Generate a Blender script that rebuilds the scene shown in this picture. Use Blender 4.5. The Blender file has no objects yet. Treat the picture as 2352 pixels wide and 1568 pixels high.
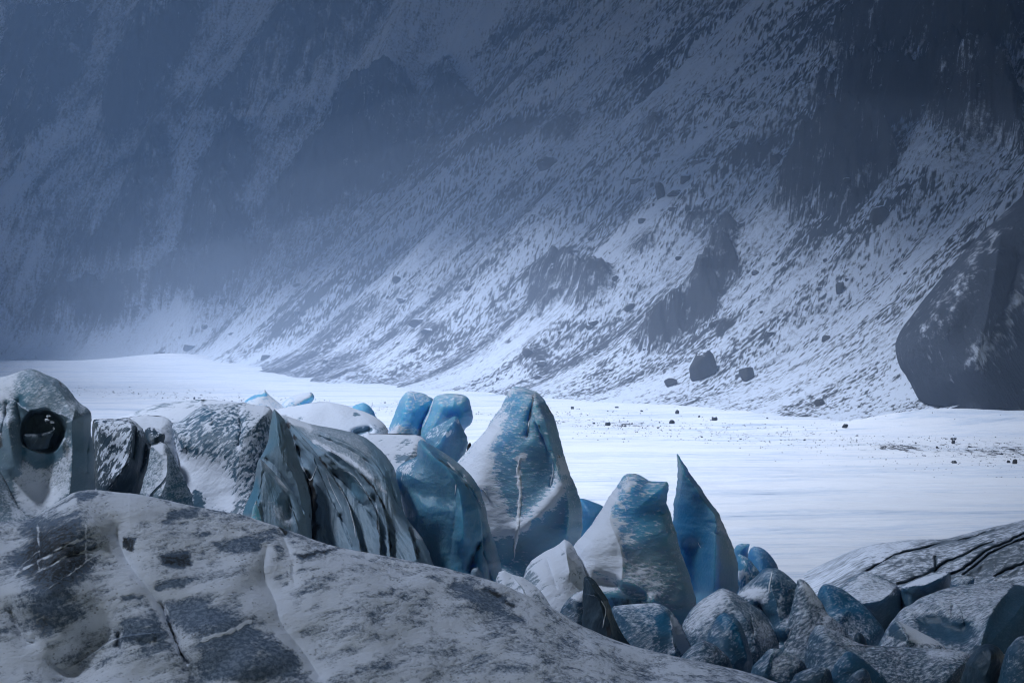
import bpy, math, random
import numpy as np
R = math.radians
sc = bpy.context.scene
COL = sc.collection

# ------------------------------------------------------------------ camera, sky, sun, exposure
CAM_H = 8.1
LENS = 70.0
cam = bpy.data.cameras.new('camera'); cam.lens = LENS; cam.sensor_width = 36.0
cam.clip_start = 0.5; cam.clip_end = 8000
camo = bpy.data.objects.new('camera', cam); COL.objects.link(camo)
camo.location = (0, 0, CAM_H); camo.rotation_euler = (R(90), 0, 0)
sc.camera = camo

SUN_EL, SUN_AZ = 60.0, -95.0     # azimuth clockwise from +y (the direction the camera looks)
world = bpy.data.worlds.new('World'); sc.world = world; world.use_nodes = True
wn = world.node_tree.nodes; wl = world.node_tree.links
bg = wn['Background']
sky = wn.new('ShaderNodeTexSky'); sky.sky_type = 'NISHITA'; sky.sun_disc = False
sky.sun_elevation = R(SUN_EL); sky.sun_rotation = R(SUN_AZ)
sky.air_density = 1.4; sky.dust_density = 0.0; sky.ozone_density = 7.0
wl.new(sky.outputs[0], bg.inputs[0]); bg.inputs[1].default_value = 0.15

sun = bpy.data.lights.new('sun', 'SUN'); sun.energy = 5.0; sun.angle = R(9.5); sun.color = (0.74, 0.83, 1.0)
suno = bpy.data.objects.new('sun', sun); COL.objects.link(suno)
suno.location = (0, 100, 400)
from mathutils import Vector
SUND = Vector((math.sin(R(SUN_AZ))*math.cos(R(SUN_EL)), math.cos(R(SUN_AZ))*math.cos(R(SUN_EL)), math.sin(R(SUN_EL))))
suno.rotation_euler = SUND.to_track_quat('Z', 'Y').to_euler()

sc.view_settings.view_transform = 'Standard'; sc.view_settings.look = 'None'
sc.view_settings.exposure = 0.28; sc.view_settings.gamma = 1.0
sc.render.engine = 'CYCLES'
sc.cycles.use_denoising = True; sc.cycles.filter_width = 1.1
sc.cycles.max_bounces = 8; sc.cycles.diffuse_bounces = 3; sc.cycles.glossy_bounces = 2
sc.cycles.transmission_bounces = 2; sc.cycles.volume_bounces = 1
sc.cycles.caustics_reflective = False; sc.cycles.caustics_refractive = False

# ------------------------------------------------------------------ numpy noise
_rs = np.random.RandomState(11)
_perm = np.concatenate([_rs.permutation(256)]*3).astype(np.int64)
_grad = _rs.normal(size=(256, 3)); _grad /= np.linalg.norm(_grad, axis=1)[:, None]
def pnoise(x, y, z=0.0):
    x, y, z = np.broadcast_arrays(np.asarray(x, float), np.asarray(y, float), np.asarray(z, float))
    xi, yi, zi = np.floor(x).astype(np.int64), np.floor(y).astype(np.int64), np.floor(z).astype(np.int64)
    xf, yf, zf = x-xi, y-yi, z-zi
    fx, fy, fz = (t*t*t*(t*(t*6-15)+10) for t in (xf, yf, zf))
    out = 0.0
    for dx in (0, 1):
        wx = fx if dx else 1-fx
        for dy in (0, 1):
            wy = fy if dy else 1-fy
            for dz in (0, 1):
                wz = fz if dz else 1-fz
                g = _grad[_perm[_perm[_perm[(xi+dx) & 255]+((yi+dy) & 255)]+((zi+dz) & 255)]]
                out = out + wx*wy*wz*(g[..., 0]*(xf-dx)+g[..., 1]*(yf-dy)+g[..., 2]*(zf-dz))
    return out*1.5
def fbm(x, y, z=0.0, oct=4, gain=0.5, ridged=False):
    s = 0.0; a = 1.0; f = 1.0; n = 0.0
    for k in range(oct):
        v = pnoise(x*f+17.3*k, y*f+5.1*k, z*f+9.7*k if np.ndim(z) or z else 3.3*k)
        s = s + a*((0.5-np.abs(v))*2 if ridged else v); n += a; a *= gain; f *= 2.03
    return s/n
def sstep(a, b, x):
    t = np.clip((x-a)/(b-a), 0, 1); return t*t*(3-2*t)

# ------------------------------------------------------------------ pixel <-> place (units of a 2352 wide picture)
FP = 2352*LENS/36.0
CX, CY = 1176.0, 784.0
def place(px, py, D):
    return np.stack([(px-CX)/FP*D, D*np.ones_like(px), CAM_H-(py-CY)/FP*D], -1)
def ground_at(px, py, z=0.0):
    D = (CAM_H-z)*FP/(py-CY)
    return ((px-CX)/FP*D, D, z)

# ------------------------------------------------------------------ scene helpers
def link_mesh(name, verts, faces, mat=None, parent=None, smooth=True, attrs=None):
    me = bpy.data.meshes.new(name)
    verts = np.asarray(verts, np.float32)
    if isinstance(faces, np.ndarray):
        k = faces.shape[1]
        me.vertices.add(len(verts)); me.vertices.foreach_set('co', verts.ravel())
        me.loops.add(faces.size); me.loops.foreach_set('vertex_index', faces.astype(np.int32).ravel())
        me.polygons.add(len(faces)); me.polygons.foreach_set('loop_start', np.arange(0, faces.size, k, dtype=np.int32))
        me.update(calc_edges=True)
    else:
        me.from_pydata([tuple(v) for v in verts], [], faces)
    me.validate()
    if smooth: me.polygons.foreach_set('use_smooth', np.ones(len(me.polygons), bool))
    for k, v in (attrs or {}).items():
        v = np.asarray(v, np.float32)
        if v.ndim == 2:
            at = me.attributes.new(k, 'FLOAT_VECTOR', 'POINT'); at.data.foreach_set('vector', v.ravel())
        else:
            at = me.attributes.new(k, 'FLOAT', 'POINT'); at.data.foreach_set('value', v.ravel())
    if mat: me.materials.append(mat)
    o = bpy.data.objects.new(name, me); COL.objects.link(o)
    if parent: o.parent = parent
    return o
def tag(o, label, cat, group=None):
    o['label'] = label; o['category'] = cat
    if group: o['group'] = group
    return o
def struct(o, kind='structure'):
    o['kind'] = kind; return o
def grid_faces(nr, nc, keep=None):
    i = np.arange(nr*nc).reshape(nr, nc)
    q = np.stack([i[:-1, :-1], i[:-1, 1:], i[1:, 1:], i[1:, :-1]], -1).reshape(-1, 4)
    if keep is not None: q = q[keep[q].all(1)]
    return q
def compact(v, f, attrs):
    used = np.unique(f); m = -np.ones(len(v), int); m[used] = np.arange(len(used))
    return v[used], m[f], {k: a[used] for k, a in attrs.items()}

# ------------------------------------------------------------------ node helpers
class NT:
    def __init__(s, name):
        s.m = bpy.data.materials.new(name); s.m.use_nodes = True
        s.t = s.m.node_tree; s.n = s.t.nodes; s.b = s.n['Principled BSDF']
    def link(s, a, b): s.t.links.new(a, b)
    def set(s, sock, v):
        if hasattr(v, 'is_linked') or isinstance(v, bpy.types.NodeSocket): s.link(v, sock)
        else: sock.default_value = v
    def attr(s, name, vec=False):
        n = s.n.new('ShaderNodeAttribute'); n.attribute_name = name
        return n.outputs['Vector' if vec else 'Fac']
    def coord(s, scale=(1, 1, 1), rot=(0, 0, 0), src=None):
        if src is None:
            n = s.n.new('ShaderNodeNewGeometry'); src = n.outputs['Position']
        m = s.n.new('ShaderNodeMapping'); m.vector_type = 'POINT'
        m2 = s.n.new('ShaderNodeMapping'); m2.inputs['Rotation'].default_value = rot
        s.link(src, m2.inputs['Vector'])
        m.inputs['Scale'].default_value = scale; s.link(m2.outputs[0], m.inputs['Vector'])
        return m.outputs[0]
    def noise(s, vec, scale=1.0, detail=4, rough=0.55, dist=0.0):
        n = s.n.new('ShaderNodeTexNoise'); n.inputs['Scale'].default_value = scale
        n.inputs['Detail'].default_value = detail; n.inputs['Roughness'].default_value = rough
        n.inputs['Distortion'].default_value = dist
        s.link(vec, n.inputs['Vector']); return n.outputs['Fac']
    def voro(s, vec, scale=1.0, feature='F1', out='Distance', rand=1.0):
        n = s.n.new('ShaderNodeTexVoronoi'); n.feature = feature; n.inputs['Scale'].default_value = scale
        n.inputs['Randomness'].default_value = rand
        s.link(vec, n.inputs['Vector']); return n.outputs[out]
    def math(s, op, a, b=0.0, c=None, clamp=False):
        n = s.n.new('ShaderNodeMath'); n.operation = op; n.use_clamp = clamp
        s.set(n.inputs[0], a); s.set(n.inputs[1], b)
        if c is not None: s.set(n.inputs[2], c)
        return n.outputs[0]
    def madd(s, a, k, c): return s.math('MULTIPLY_ADD', a, k, c)
    def ramp(s, v, lo, hi, smooth=True):
        n = s.n.new('ShaderNodeMapRange'); n.interpolation_type = 'SMOOTHSTEP' if smooth else 'LINEAR'
        s.set(n.inputs['Value'], v); n.inputs['From Min'].default_value = lo; n.inputs['From Max'].default_value = hi
        return n.outputs['Result']
    def mix(s, f, a, b):
        n = s.n.new('ShaderNodeMix'); n.data_type = 'RGBA'
        s.set(n.inputs['Factor'], f)
        for i, v in ((6, a), (7, b)):
            if isinstance(v, tuple): n.inputs[i].default_value = (*v, 1)
            else: s.link(v, n.inputs[i])
        return n.outputs[2]
    def fmix(s, f, a, b):
        n = s.n.new('ShaderNodeMix'); s.set(n.inputs[0], f); s.set(n.inputs[2], a); s.set(n.inputs[3], b)
        return n.outputs[0]
    def normal_z(s):
        g = s.n.new('ShaderNodeNewGeometry'); x = s.n.new('ShaderNodeSeparateXYZ')
        s.link(g.outputs['Normal'], x.inputs[0]); return x.outputs
    def bump(s, h, strength=0.5, dist=0.1, normal=None):
        n = s.n.new('ShaderNodeBump'); n.inputs['Strength'].default_value = strength
        n.inputs['Distance'].default_value = dist; s.link(h, n.inputs['Height'])
        if normal is not None: s.link(normal, n.inputs['Normal'])
        return n.outputs[0]
    def out(s, color=None, rough=None, normal=None, spec=0.3):
        if color is not None: s.set(s.b.inputs['Base Color'], color if not isinstance(color, tuple) else (*color, 1))
        if rough is not None: s.set(s.b.inputs['Roughness'], rough)
        if normal is not None: s.link(normal, s.b.inputs['Normal'])
        s.b.inputs['Specular IOR Level'].default_value = spec
        return s.m

SNOW = (0.78, 0.83, 0.92)
# ------------------------------------------------------------------ clouds out of view, added to shape the light through their gap
ADDED_CLOUD_Z = 262.0
GAP_LINE = [(-24, 39), (16, 150), (2, 345), (-112, 585)]    # where the light lands: a strip up the valley
GAP_W = 51.0
def added_cloud_material():
    t = NT('added_cloud'); return t.out((0.09, 0.14, 0.23), 1.0, spec=0.0)
def build_added_cloud():
    nr, nc = 70, 160
    q = np.array(GAP_LINE, float); t = (1-np.cos(np.linspace(0, np.pi, nc//2+1)))/2
    B = lambda t: ((1-t)**3)[:, None]*q[0]+(3*t*(1-t)**2)[:, None]*q[1]+(3*t*t*(1-t))[:, None]*q[2]+(t**3)[:, None]*q[3]
    c = B(t); d = np.gradient(c, axis=0); d /= np.linalg.norm(d, axis=1)[:, None]
    w = GAP_W*(0.36+0.69*np.clip(t/0.35, 0, 1)-0.10*t)*np.sqrt(np.clip(1-np.abs(2*t-1)**4, 0, 1))
    side = np.stack([d[:, 1], -d[:, 0]], -1)*w[:, None]
    rim = np.concatenate([(c-side), (c+side)[-2:0:-1]])          # left side up, right side back
    shift = ADDED_CLOUD_Z/math.tan(R(SUN_EL))
    rim += np.array([math.sin(R(SUN_AZ)), math.cos(R(SUN_AZ))])*shift
    cen = rim.mean(0); nc = len(rim)
    rr = np.concatenate([np.linspace(1.0, 3.0, 40), np.geomspace(3.1, 18.0, 30)])
    A, Q = np.meshgrid(np.arange(nc), rr)
    bx, by = rim[A, 0]-cen[0], rim[A, 1]-cen[1]
    far = np.hypot(bx, by); reach = np.where(Q > 3, 1+(Q-3)*60/far, 1)
    k = (1+0.10*fbm(bx/60, by/60, 2.0, 4)/Q)
    X = cen[0]+bx*np.minimum(Q, 3)*k*reach; Y = cen[1]+by*np.minimum(Q, 3)*k*reach
    low = ADDED_CLOUD_Z+6*fbm(X/70, Y/70, 1.0, 4)+8*np.exp(-((Q-1)/.10))
    hi = ADDED_CLOUD_Z+28+14*fbm(X/60, Y/60, 8.0, 4)-24*np.exp(-((Q-1)/.25))
    v = np.concatenate([np.stack([X, Y, low], -1).reshape(-1, 3), np.stack([X, Y, hi], -1).reshape(-1, 3)])
    idx = np.arange(nr*nc).reshape(nr, nc); nx = np.roll(idx, -1, 1); N = nr*nc
    f = [np.stack([idx[:-1], idx[1:], nx[1:], nx[:-1]], -1).reshape(-1, 4),
         N+np.stack([idx[:-1], nx[:-1], nx[1:], idx[1:]], -1).reshape(-1, 4),
         np.stack([idx[0], nx[0], nx[0]+N, idx[0]+N], -1), np.stack([idx[-1], idx[-1]+N, nx[-1]+N, nx[-1]], -1)]
    struct(link_mesh('added_cloud', v, np.concatenate(f), added_cloud_material()))
build_added_cloud()

# ------------------------------------------------------------------ mountainside
# two slopes that meet in a gully: a scree slope on the right and steeper crags on the left
UA = np.array([0.94, 0.34]); CA = np.array([0.34, -0.94]); TA = 0.90; A0 = np.array([8.0, 306.0])
UB = np.array([0.40, 0.917]); CB = np.array([0.917, -0.40]); TB = 1.12; B0 = np.array([-105.0, 575.0])
def mtn_base(X, Y):
    sA = (X-A0[0])*UA[0]+(Y-A0[1])*UA[1]; cA = (X-A0[0])*CA[0]+(Y-A0[1])*CA[1]
    sB = (X-B0[0])*UB[0]+(Y-B0[1])*UB[1]; cB = (X-B0[0])*CB[0]+(Y-B0[1])*CB[1]
    wob = 10*pnoise(cA/60, 3.1)+4*pnoise(cA/22, 7.7)
    hA = TA*(sA+wob); hB = TB*(sB+14*pnoise(cB/50, 1.7)+6*pnoise(cB/18, 4.4))
    k = 10.0
    w = 1/(1+np.exp(-np.clip((hB-hA)/k, -40, 40)))
    h = np.maximum(hA, hB)+k*np.log1p(np.exp(-np.abs(hA-hB)/k))
    h = 7*np.logaddexp(0, h/7)-1.0
    return h, w, sA, cA, sB, cB
OUTCROPS = [  # dark rock outcrops as seen: polygon, relief in metres
    ([(1212,640),(1222,610),(1255,580),(1300,566),(1330,590),(1360,600),(1400,600),(1412,640),(1385,675),(1330,690),(1290,682),(1235,702),(1214,690)], 5),
    ([(1615,520),(1660,503),(1700,500),(1702,530),(1680,560),(1690,600),(1660,640),(1640,690),(1600,720),(1560,760),(1500,790),(1450,780),(1490,720),(1540,680),(1580,640),(1610,590),(1640,550)], 6),
    ([(1790,420),(1800,390),(1850,345),(1940,310),(2010,290),(2060,330),(2050,380),(1990,430),(1930,460),(1880,480),(1800,480),(1775,450)], 9),
    ([(1860,190),(1950,160),(2100,170),(2250,150),(2352,200),(2352,330),(2200,280),(2100,240),(1950,240),(1860,220)], 8),
    ([(1560,480),(1600,470),(1660,480),(1640,495),(1580,505)], 3),
    ([(1445,560),(1475,525),(1510,520),(1490,545),(1460,565)], 3),
    ([(1690,340),(1740,310),(1780,320),(1760,345),(1700,355)], 4),
    ([(1470,280),(1500,255),(1530,265),(1520,295),(1480,300)], 4),
    ([(1210,300),(1270,260),(1330,255),(1300,300),(1240,315)], 4),
    ([(580,850),(640,805),(720,800),(800,805),(860,850),(840,880),(700,872),(600,862)], 0.8),
    ([(1850,90),(1950,40),(2080,0),(2352,0),(2352,120),(2150,110),(2000,130)], 8),
    ([(720,330),(760,230),(850,170),(940,180),(960,260),(900,380),(800,450),(640,520),(590,480),(640,420)], 12),
    ([(860,380),(960,260),(1000,150),(1040,130),(1080,220),(1000,330),(920,400),(800,440),(780,430)], 9),
    ([(420,500),(460,380),(500,300),(560,280),(580,380),(540,480),(560,560),(480,590),(430,560)], 11),
    ([(270,470),(300,360),(360,290),(400,320),(360,450),(330,560),(240,600),(200,570)], 10),
    ([(480,230),(640,20),(760,0),(900,0),(820,120),(640,200),(540,260)], 10),
    ([(230,230),(290,60),(330,0),(470,0),(420,130),(320,290),(260,330)], 14),
    ([(80,720),(110,660),(200,650),(310,640),(400,610),(440,640),(380,690),(250,735),(100,740)], 10),
    ([(300,640),(420,570),(540,530),(610,560),(560,620),(450,670),(350,690)], 7),
    ([(0,200),(0,0),(220,0),(180,160),(90,300),(20,380)], 6),
    ([(960,760),(985,735),(1010,740),(1000,770),(970,775)], 2),
    ([(1200,800),(1225,780),(1260,800),(1250,835),(1210,830)], 2),
    ([(1640,730),(1665,715),(1680,740),(1660,755)], 2),
]
def in_poly(px, py, poly):
    c = np.zeros(px.shape, bool); n = len(poly)
    for i in range(n):
        x0, y0 = poly[i]; x1, y1 = poly[(i+1) % n]
        if y0 == y1: continue
        c ^= ((y0 > py) != (y1 > py)) & (px < (x1-x0)*(py-y0)/(y1-y0)+x0)
    return c
def dist_line(px, py, pts, closed=False):
    d = np.full(px.shape, 1e9); pts = list(pts)+([pts[0]] if closed else [])
    for (x0, y0), (x1, y1) in zip(pts[:-1], pts[1:]):
        L = (x1-x0)**2+(y1-y0)**2+1e-9
        t = np.clip(((px-x0)*(x1-x0)+(py-y0)*(y1-y0))/L, 0, 1)
        d = np.minimum(d, np.hypot(px-x0-t*(x1-x0), py-y0-t*(y1-y0)))
    return d
def mountain_material():
    t = NT('mountain')
    fall = t.attr('fall', True); sn = t.attr('snow')
    n1 = t.noise(t.coord((1.3, 0.10, 1), src=fall), 1.0, 6, 0.75)
    n2 = t.noise(t.coord((1.6, 1.1, 1.3)), 0.8, 6, 0.8)
    m = t.math('ADD', sn, t.madd(n1, 0.9, -0.45)); m = t.math('ADD', m, t.madd(n2, 2.2, -1.1))
    f = t.ramp(m, 0.05, 0.95)
    rock = t.mix(t.noise(t.coord((.3, .3, .3)), 1.0, 4), (0.022, 0.024, 0.027), (0.066, 0.066, 0.066))
    col = t.mix(f, rock, SNOW)
    b = t.bump(t.math('ADD', n1, n2), 0.7, 0.8)
    return t.out(col, 0.9, b, 0.1)
def build_mountain():
    na, nr = 1050, 860
    ta = np.linspace(-0.37, 0.40, na)
    r = np.concatenate([np.geomspace(195, 900, nr-140), np.geomspace(902, 1500, 140)])
    T, Rr = np.meshgrid(ta, r)
    X = T*Rr; Y = Rr
    h, w, sA, cA, sB, cB = mtn_base(X, Y)
    c = np.where(w > .5, cB, cA); s = np.where(w > .5, sB, sA)
    # gullies and ribs that run down the fall line
    gA = 5.0*fbm(cA/26, sA/150, 2.0, 4, .5, True)+1.6*fbm(cA/6, sA/40, 5.0, 4)
    gB = 20*fbm(cB/48+0.6*pnoise(sB/80, 1.0), sB/190, 2.0, 5, .5, True)+3.2*fbm(cB/8, sB/40, 6.0, 4)
    up = sstep(0, 40, h)
    det = ((1-w)*gA+w*gB)*up
    rough = fbm(X/9, Y/9, h/9, 5, .6)*1.3*sstep(1, 25, h)
    H = h+det*0.9+rough
    px = CX+X/Y*FP; py = CY-(H-CAM_H)/Y*FP
    rock = np.zeros_like(H); lift = np.zeros_like(H)
    wx = 34*fbm(px/60, py/60, 4.0, 6, .65); wy = 34*fbm(px/60, py/60, 14.0, 6, .65)
    for poly, amp in OUTCROPS:
        q = np.array(poly, float)
        m = (px > q[:, 0].min()-60) & (px < q[:, 0].max()+60) & (py > q[:, 1].min()-60) & (py < q[:, 1].max()+60)
        if not m.any(): continue
        x, y = px[m]+wx[m], py[m]+wy[m]
        sd = np.where(in_poly(x, y, poly), 1, -1)*dist_line(x, y, poly, True)
        k = sstep(-26, 22, sd)
        rock[m] = np.maximum(rock[m], k*(0.5 if amp < 1 else 1)); lift[m] = np.maximum(lift[m], amp*sstep(-12, 60, sd))
    H = H+lift*(0.75+0.6*fbm(X/7, Y/7, h/7, 4, .6, True))
    H = np.where(H > 205, 205+(H-205)*0.3, H); H = np.minimum(H, 226)
    H = H-1.0
    # snow cover: streaks down the fall line, bare crags, blocky debris
    stA = fbm(cA/3.6+0.8*pnoise(sA/18, cA/18), sA/30, 1.0, 6, .7)
    lin = fbm(cA/1.1+0.5*pnoise(sA/14, cA/9), sA/16, 4.0, 4, .65)
    stB = fbm(cB/7+1.0*pnoise(sB/30, cB/30), sB/60, 3.0, 6, .68)
    linB = fbm(cB/2.2+0.7*pnoise(sB/20, cB/12), sB/30, 4.0, 4, .65)
    fine = fbm(cA/1.6, sA/2.0, 7.0, 4, .7)
    blob = fbm(X/16, Y/16, H/16, 6, .68); big = fbm(X/70, Y/70, H/70, 3)
    snow = (1-w)*(0.80+0.40*stA+0.45*lin+0.55*blob+0.45*big+0.45*fine)+w*(0.68+0.85*stB+0.45*linB+0.7*blob+0.6*big+0.4*fine)
    patch = fbm(X/30, Y/30, H/30, 5, .65); lane = fbm(cA/9, sA/120, 9.0, 4, .6)
    for sz, am, th in ((0.6, 0.8, 0.05), (1.3, 0.8, 0.18), (3.2, 0.9, 0.30)):
        cell = fbm(cA/sz+3.1*sz, sA/sz, 2.0*sz, 5, .7)
        snow -= am*sstep(-0.04, 0.22, cell-th+0.55*patch+0.35*lane)*(1-0.7*w)
    snow += 0.55*sstep(16, 2, h)*w
    base = sstep(14, 0, h)*(1-w); snow += 0.12*base
    crumble = fbm(X/5, Y/5, H/5, 5, .7)
    snow = np.clip(snow, -0.2, 1.1)-rock*(0.72+1.3*crumble)
    v = np.stack([X, Y, H], -1).reshape(-1, 3)
    keep = (H > -3.5).ravel()
    f = grid_faces(nr, na, keep)
    at = dict(snow=snow.ravel(), fall=np.stack([c, s, w*50], -1).reshape(-1, 3))
    v, f, at = compact(v, f, at)
    struct(link_mesh('mountain', v, f, mountain_material(), attrs=at))
    return X, Y, H
MX, MY, MH = build_mountain()
_mpx = CX+MX/MY*FP; _mpy = CY-(MH-CAM_H)/MY*FP
def mountain_at(px, py):
    """The nearest point of the mountainside seen in that direction."""
    col = int(np.argmin(np.abs(_mpx[0]-px)))
    vis = np.minimum.accumulate(_mpy[:, col])
    k = int(np.argmax(vis <= py)); k = max(k, 1)
    return MX[k, col], MY[k, col], MH[k, col]

# ------------------------------------------------------------------ snow plain
def plain_material():
    t = NT('snow_plain')
    p = t.coord((0.028, 0.13, 1), (0, 0, R(-5)))
    wind = t.noise(p, 1.0, 7, 0.65, 1.3)
    fine = t.noise(t.coord((0.16, 0.8, 1), (0, 0, R(-7))), 1.0, 6, 0.7, 0.8)
    mic = t.noise(t.coord((1, 2.2, 1), (0, 0, R(5))), 1.5, 5, 0.7)
    ice = t.math('ADD', t.madd(wind, 1.2, -0.6), t.math('ADD', t.madd(fine, 0.75, -0.37), t.madd(mic, .35, -.17)))
    f = t.ramp(ice, -0.10, 0.28)
    f2 = t.ramp(ice, 0.16, 0.38)
    col = t.mix(f, (0.84, 0.85, 0.88), (0.60, 0.67, 0.77))
    col = t.mix(t.math('MULTIPLY', f2, 0.85), col, (0.33, 0.40, 0.50))
    dn = t.noise(t.coord((1.1, 0.55, 1)), 1.0, 7, 0.8); db = t.attr('debris')
    dm = t.ramp(t.math('ADD', db, t.madd(dn, 3.0, -1.5)), 0.50, 0.78)
    col = t.mix(dm, col, (0.05, 0.053, 0.058))
    hgt = t.math('ADD', wind, t.math('MULTIPLY', fine, 0.4))
    b = t.bump(hgt, 0.5, 1.1); b = t.bump(mic, 0.35, 0.12, b)
    return t.out(col, t.fmix(f2, 0.85, 0.4), b, 0.25)
def plain_z(X, Y):
    z = 0.5*fbm(X/45, Y/26, 3.0, 4)+0.28*fbm(X/10, Y/4, 6.0, 5)
    z = z+1.9*np.exp(-(((X-40)/10)**2+((Y-184)/6)**2))+1.6*np.exp(-(((X-50)/6)**2+((Y-178)/5)**2))+1.0*np.exp(-(((X-46)/14)**2+((Y-236)/16)**2))
    z = z+3.4*np.exp(-(((X+140)/34)**2+((Y-655)/18)**2))+2.2*np.exp(-(((X+95)/16)**2+((Y-560)/14)**2))
    z = z+0.5*np.exp(-(((X-27)/5)**2+((Y-146)/3.0)**2))
    z = z+2.6*sstep(380, 540, Y)*sstep(-20, -90, X)
    return z*sstep(20, 75, Y)
def build_plain():
    xs = np.concatenate([-np.geomspace(900, 160, 30), np.linspace(-158, 158, 420), np.geomspace(160, 900, 30)])
    ys = np.concatenate([np.linspace(-400, 20, 12), np.linspace(25, 60, 16), np.geomspace(60.2, 900, 620)])
    X, Y = np.meshgrid(xs, ys); Xw = X*(0.35+0.65*np.clip(Y/500, 0.1, 1.6))
    Xw = np.where(np.abs(X) >= 160, X+np.sign(X)*(np.abs(Xw)*0), Xw)
    Z = plain_z(Xw, Y)
    v = np.stack([Xw, Y, Z], -1).reshape(-1, 3)
    px = CX+Xw/np.maximum(Y, 1)*FP; py = CY+(CAM_H-Z)/np.maximum(Y, 1)*FP
    c = np.where(px > 1200, 966+(px-1300)*0.076, 904+(px-300)*0.062)
    s = np.where(px > 1200, 13+np.clip(px-1200, 0, 1200)*0.016, 9)
    deb = 0.42*np.exp(-((py-c)/s)**2)*(0.7+0.9*fbm(Xw/12, Y/14, 5.0, 4))+0.35*np.exp(-(((px-2300)/110)**2+((py-1035)/26)**2))+0.30*np.exp(-(((px-1440)/60)**2+((py-975)/9)**2))+0.4*np.exp(-(((px-2060)/60)**2+((py-1028)/9)**2))
    struct(link_mesh('snow_plain', v, grid_faces(len(ys), len(xs)), plain_material(), attrs=dict(debris=deb.ravel())))
build_plain()
# ------------------------------------------------------------------ ice: reading frames and the relief builder
FR = {'a': (0, 1340, 2.24), 'b': (900, 1400, 1.867), 'c': (1700, 1400, 1.7425), 'd': (0, 1800, 1.68),
      'e': (1900, 1950, 2.1382), 'f': (2600, 1900, 1.8968), 'g': (0, 1360, 2.45), 'h': (2640, 1960, 2.6133),
      'i': (3240, 1960, 2.6133), 'j': (960, 1500, 2.6133), 'k': (1920, 1300, 1.225), 'l': (1920, 0, 0.9802),
      'm': (0, 0, 1.0453), 'p': (0, 0, 1/1.63265)}
SRC = 3840/2352
def fr(k, pts):
    x0, y0, s = FR[k]; q = np.array(pts, float)
    q[:, 0] = (q[:, 0]/s+x0)/SRC; q[:, 1] = (q[:, 1]/s+y0)/SRC
    return q
def fs(k, w): return w/FR[k][2]/SRC
def smooth_line(q, n=2):
    q = np.asarray(q, float)
    for _ in range(n):
        a = q[:-1]*0.75+q[1:]*0.25; b = q[:-1]*0.25+q[1:]*0.75
        q = np.concatenate([q[:1], np.stack([a, b], 1).reshape(-1, 2), q[-1:]])
    return q
def side_of(px, py, pts):
    """Distance to a line and the side (+1 left of its direction on the picture, -1 right)."""
    d = np.full(px.shape, 1e9); s = np.zeros(px.shape)
    for (x0, y0), (x1, y1) in zip(pts[:-1], pts[1:]):
        L = (x1-x0)**2+(y1-y0)**2+1e-9
        t = np.clip(((px-x0)*(x1-x0)+(py-y0)*(y1-y0))/L, 0, 1)
        dd = np.hypot(px-x0-t*(x1-x0), py-y0-t*(y1-y0))
        cr = (x1-x0)*(py-y0)-(y1-y0)*(px-x0)
        m = dd < d; d = np.where(m, dd, d); s = np.where(m, np.sign(-cr), s)
    return d, s
def apply_ridges(h, px, py, ridges, k, mask):
    for kind, pts, amp, w in ridges:
        q = smooth_line(fr(k, pts), 2); w = fs(k, w)
        jit = 2.2 if w < 20 else 0.5
        wx = px+jit*pnoise(px/16, py/16, 2.0); wy = py+jit*pnoise(px/16, py/16, 12.0)
        if kind == 'v': h = h+amp*(np.clip(0.95+1.1*pnoise(px/34, py/34, amp*9), 0.15, 1.6) if w < 9 else 1.0)*np.exp(-dist_line(wx, wy, q)/w)*mask
        elif kind == 'g': h = h+amp*np.exp(-(dist_line(wx, wy, q)/w)**2)*mask
        elif kind == 'f':                                   # a fold: its left side stands proud of its right side
            d, s = side_of(wx, wy, q); h = h+amp*np.exp(-d/w)*np.clip(s*d/1.5, 0, 1)*mask
        elif kind == 'p':                                   # a raised or sunk area
            sd = np.where(in_poly(wx, wy, q), 1, -1)*dist_line(wx, wy, q, True)
            h = h+amp*sstep(-w, w, sd)*mask
    return h
def apply_paint(px, py, paint, k, base, warp=1.0):
    at = {n: np.full(px.shape, float(v)) for n, v in base.items()}
    wx = px+5*warp*fbm(px/18/warp, py/18/warp, 2.0, 5, .6); wy = py+5*warp*fbm(px/18/warp, py/18/warp, 12.0, 5, .6)
    for n, kind, pts, val, w in paint:
        q = fr(k, pts); w = fs(k, w)
        if kind == 'line': g = np.exp(-(dist_line(wx, wy, q)/w)**2)*np.clip(0.9+1.2*pnoise(px/22, py/22, val*7), 0.2, 1.5)
        else:
            sd = np.where(in_poly(wx, wy, q), 1, -1)*dist_line(wx, wy, q, True); g = sstep(-w, w, sd)
        at[n] = at[n]+val*g
    return at
RELIEF = {}
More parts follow.
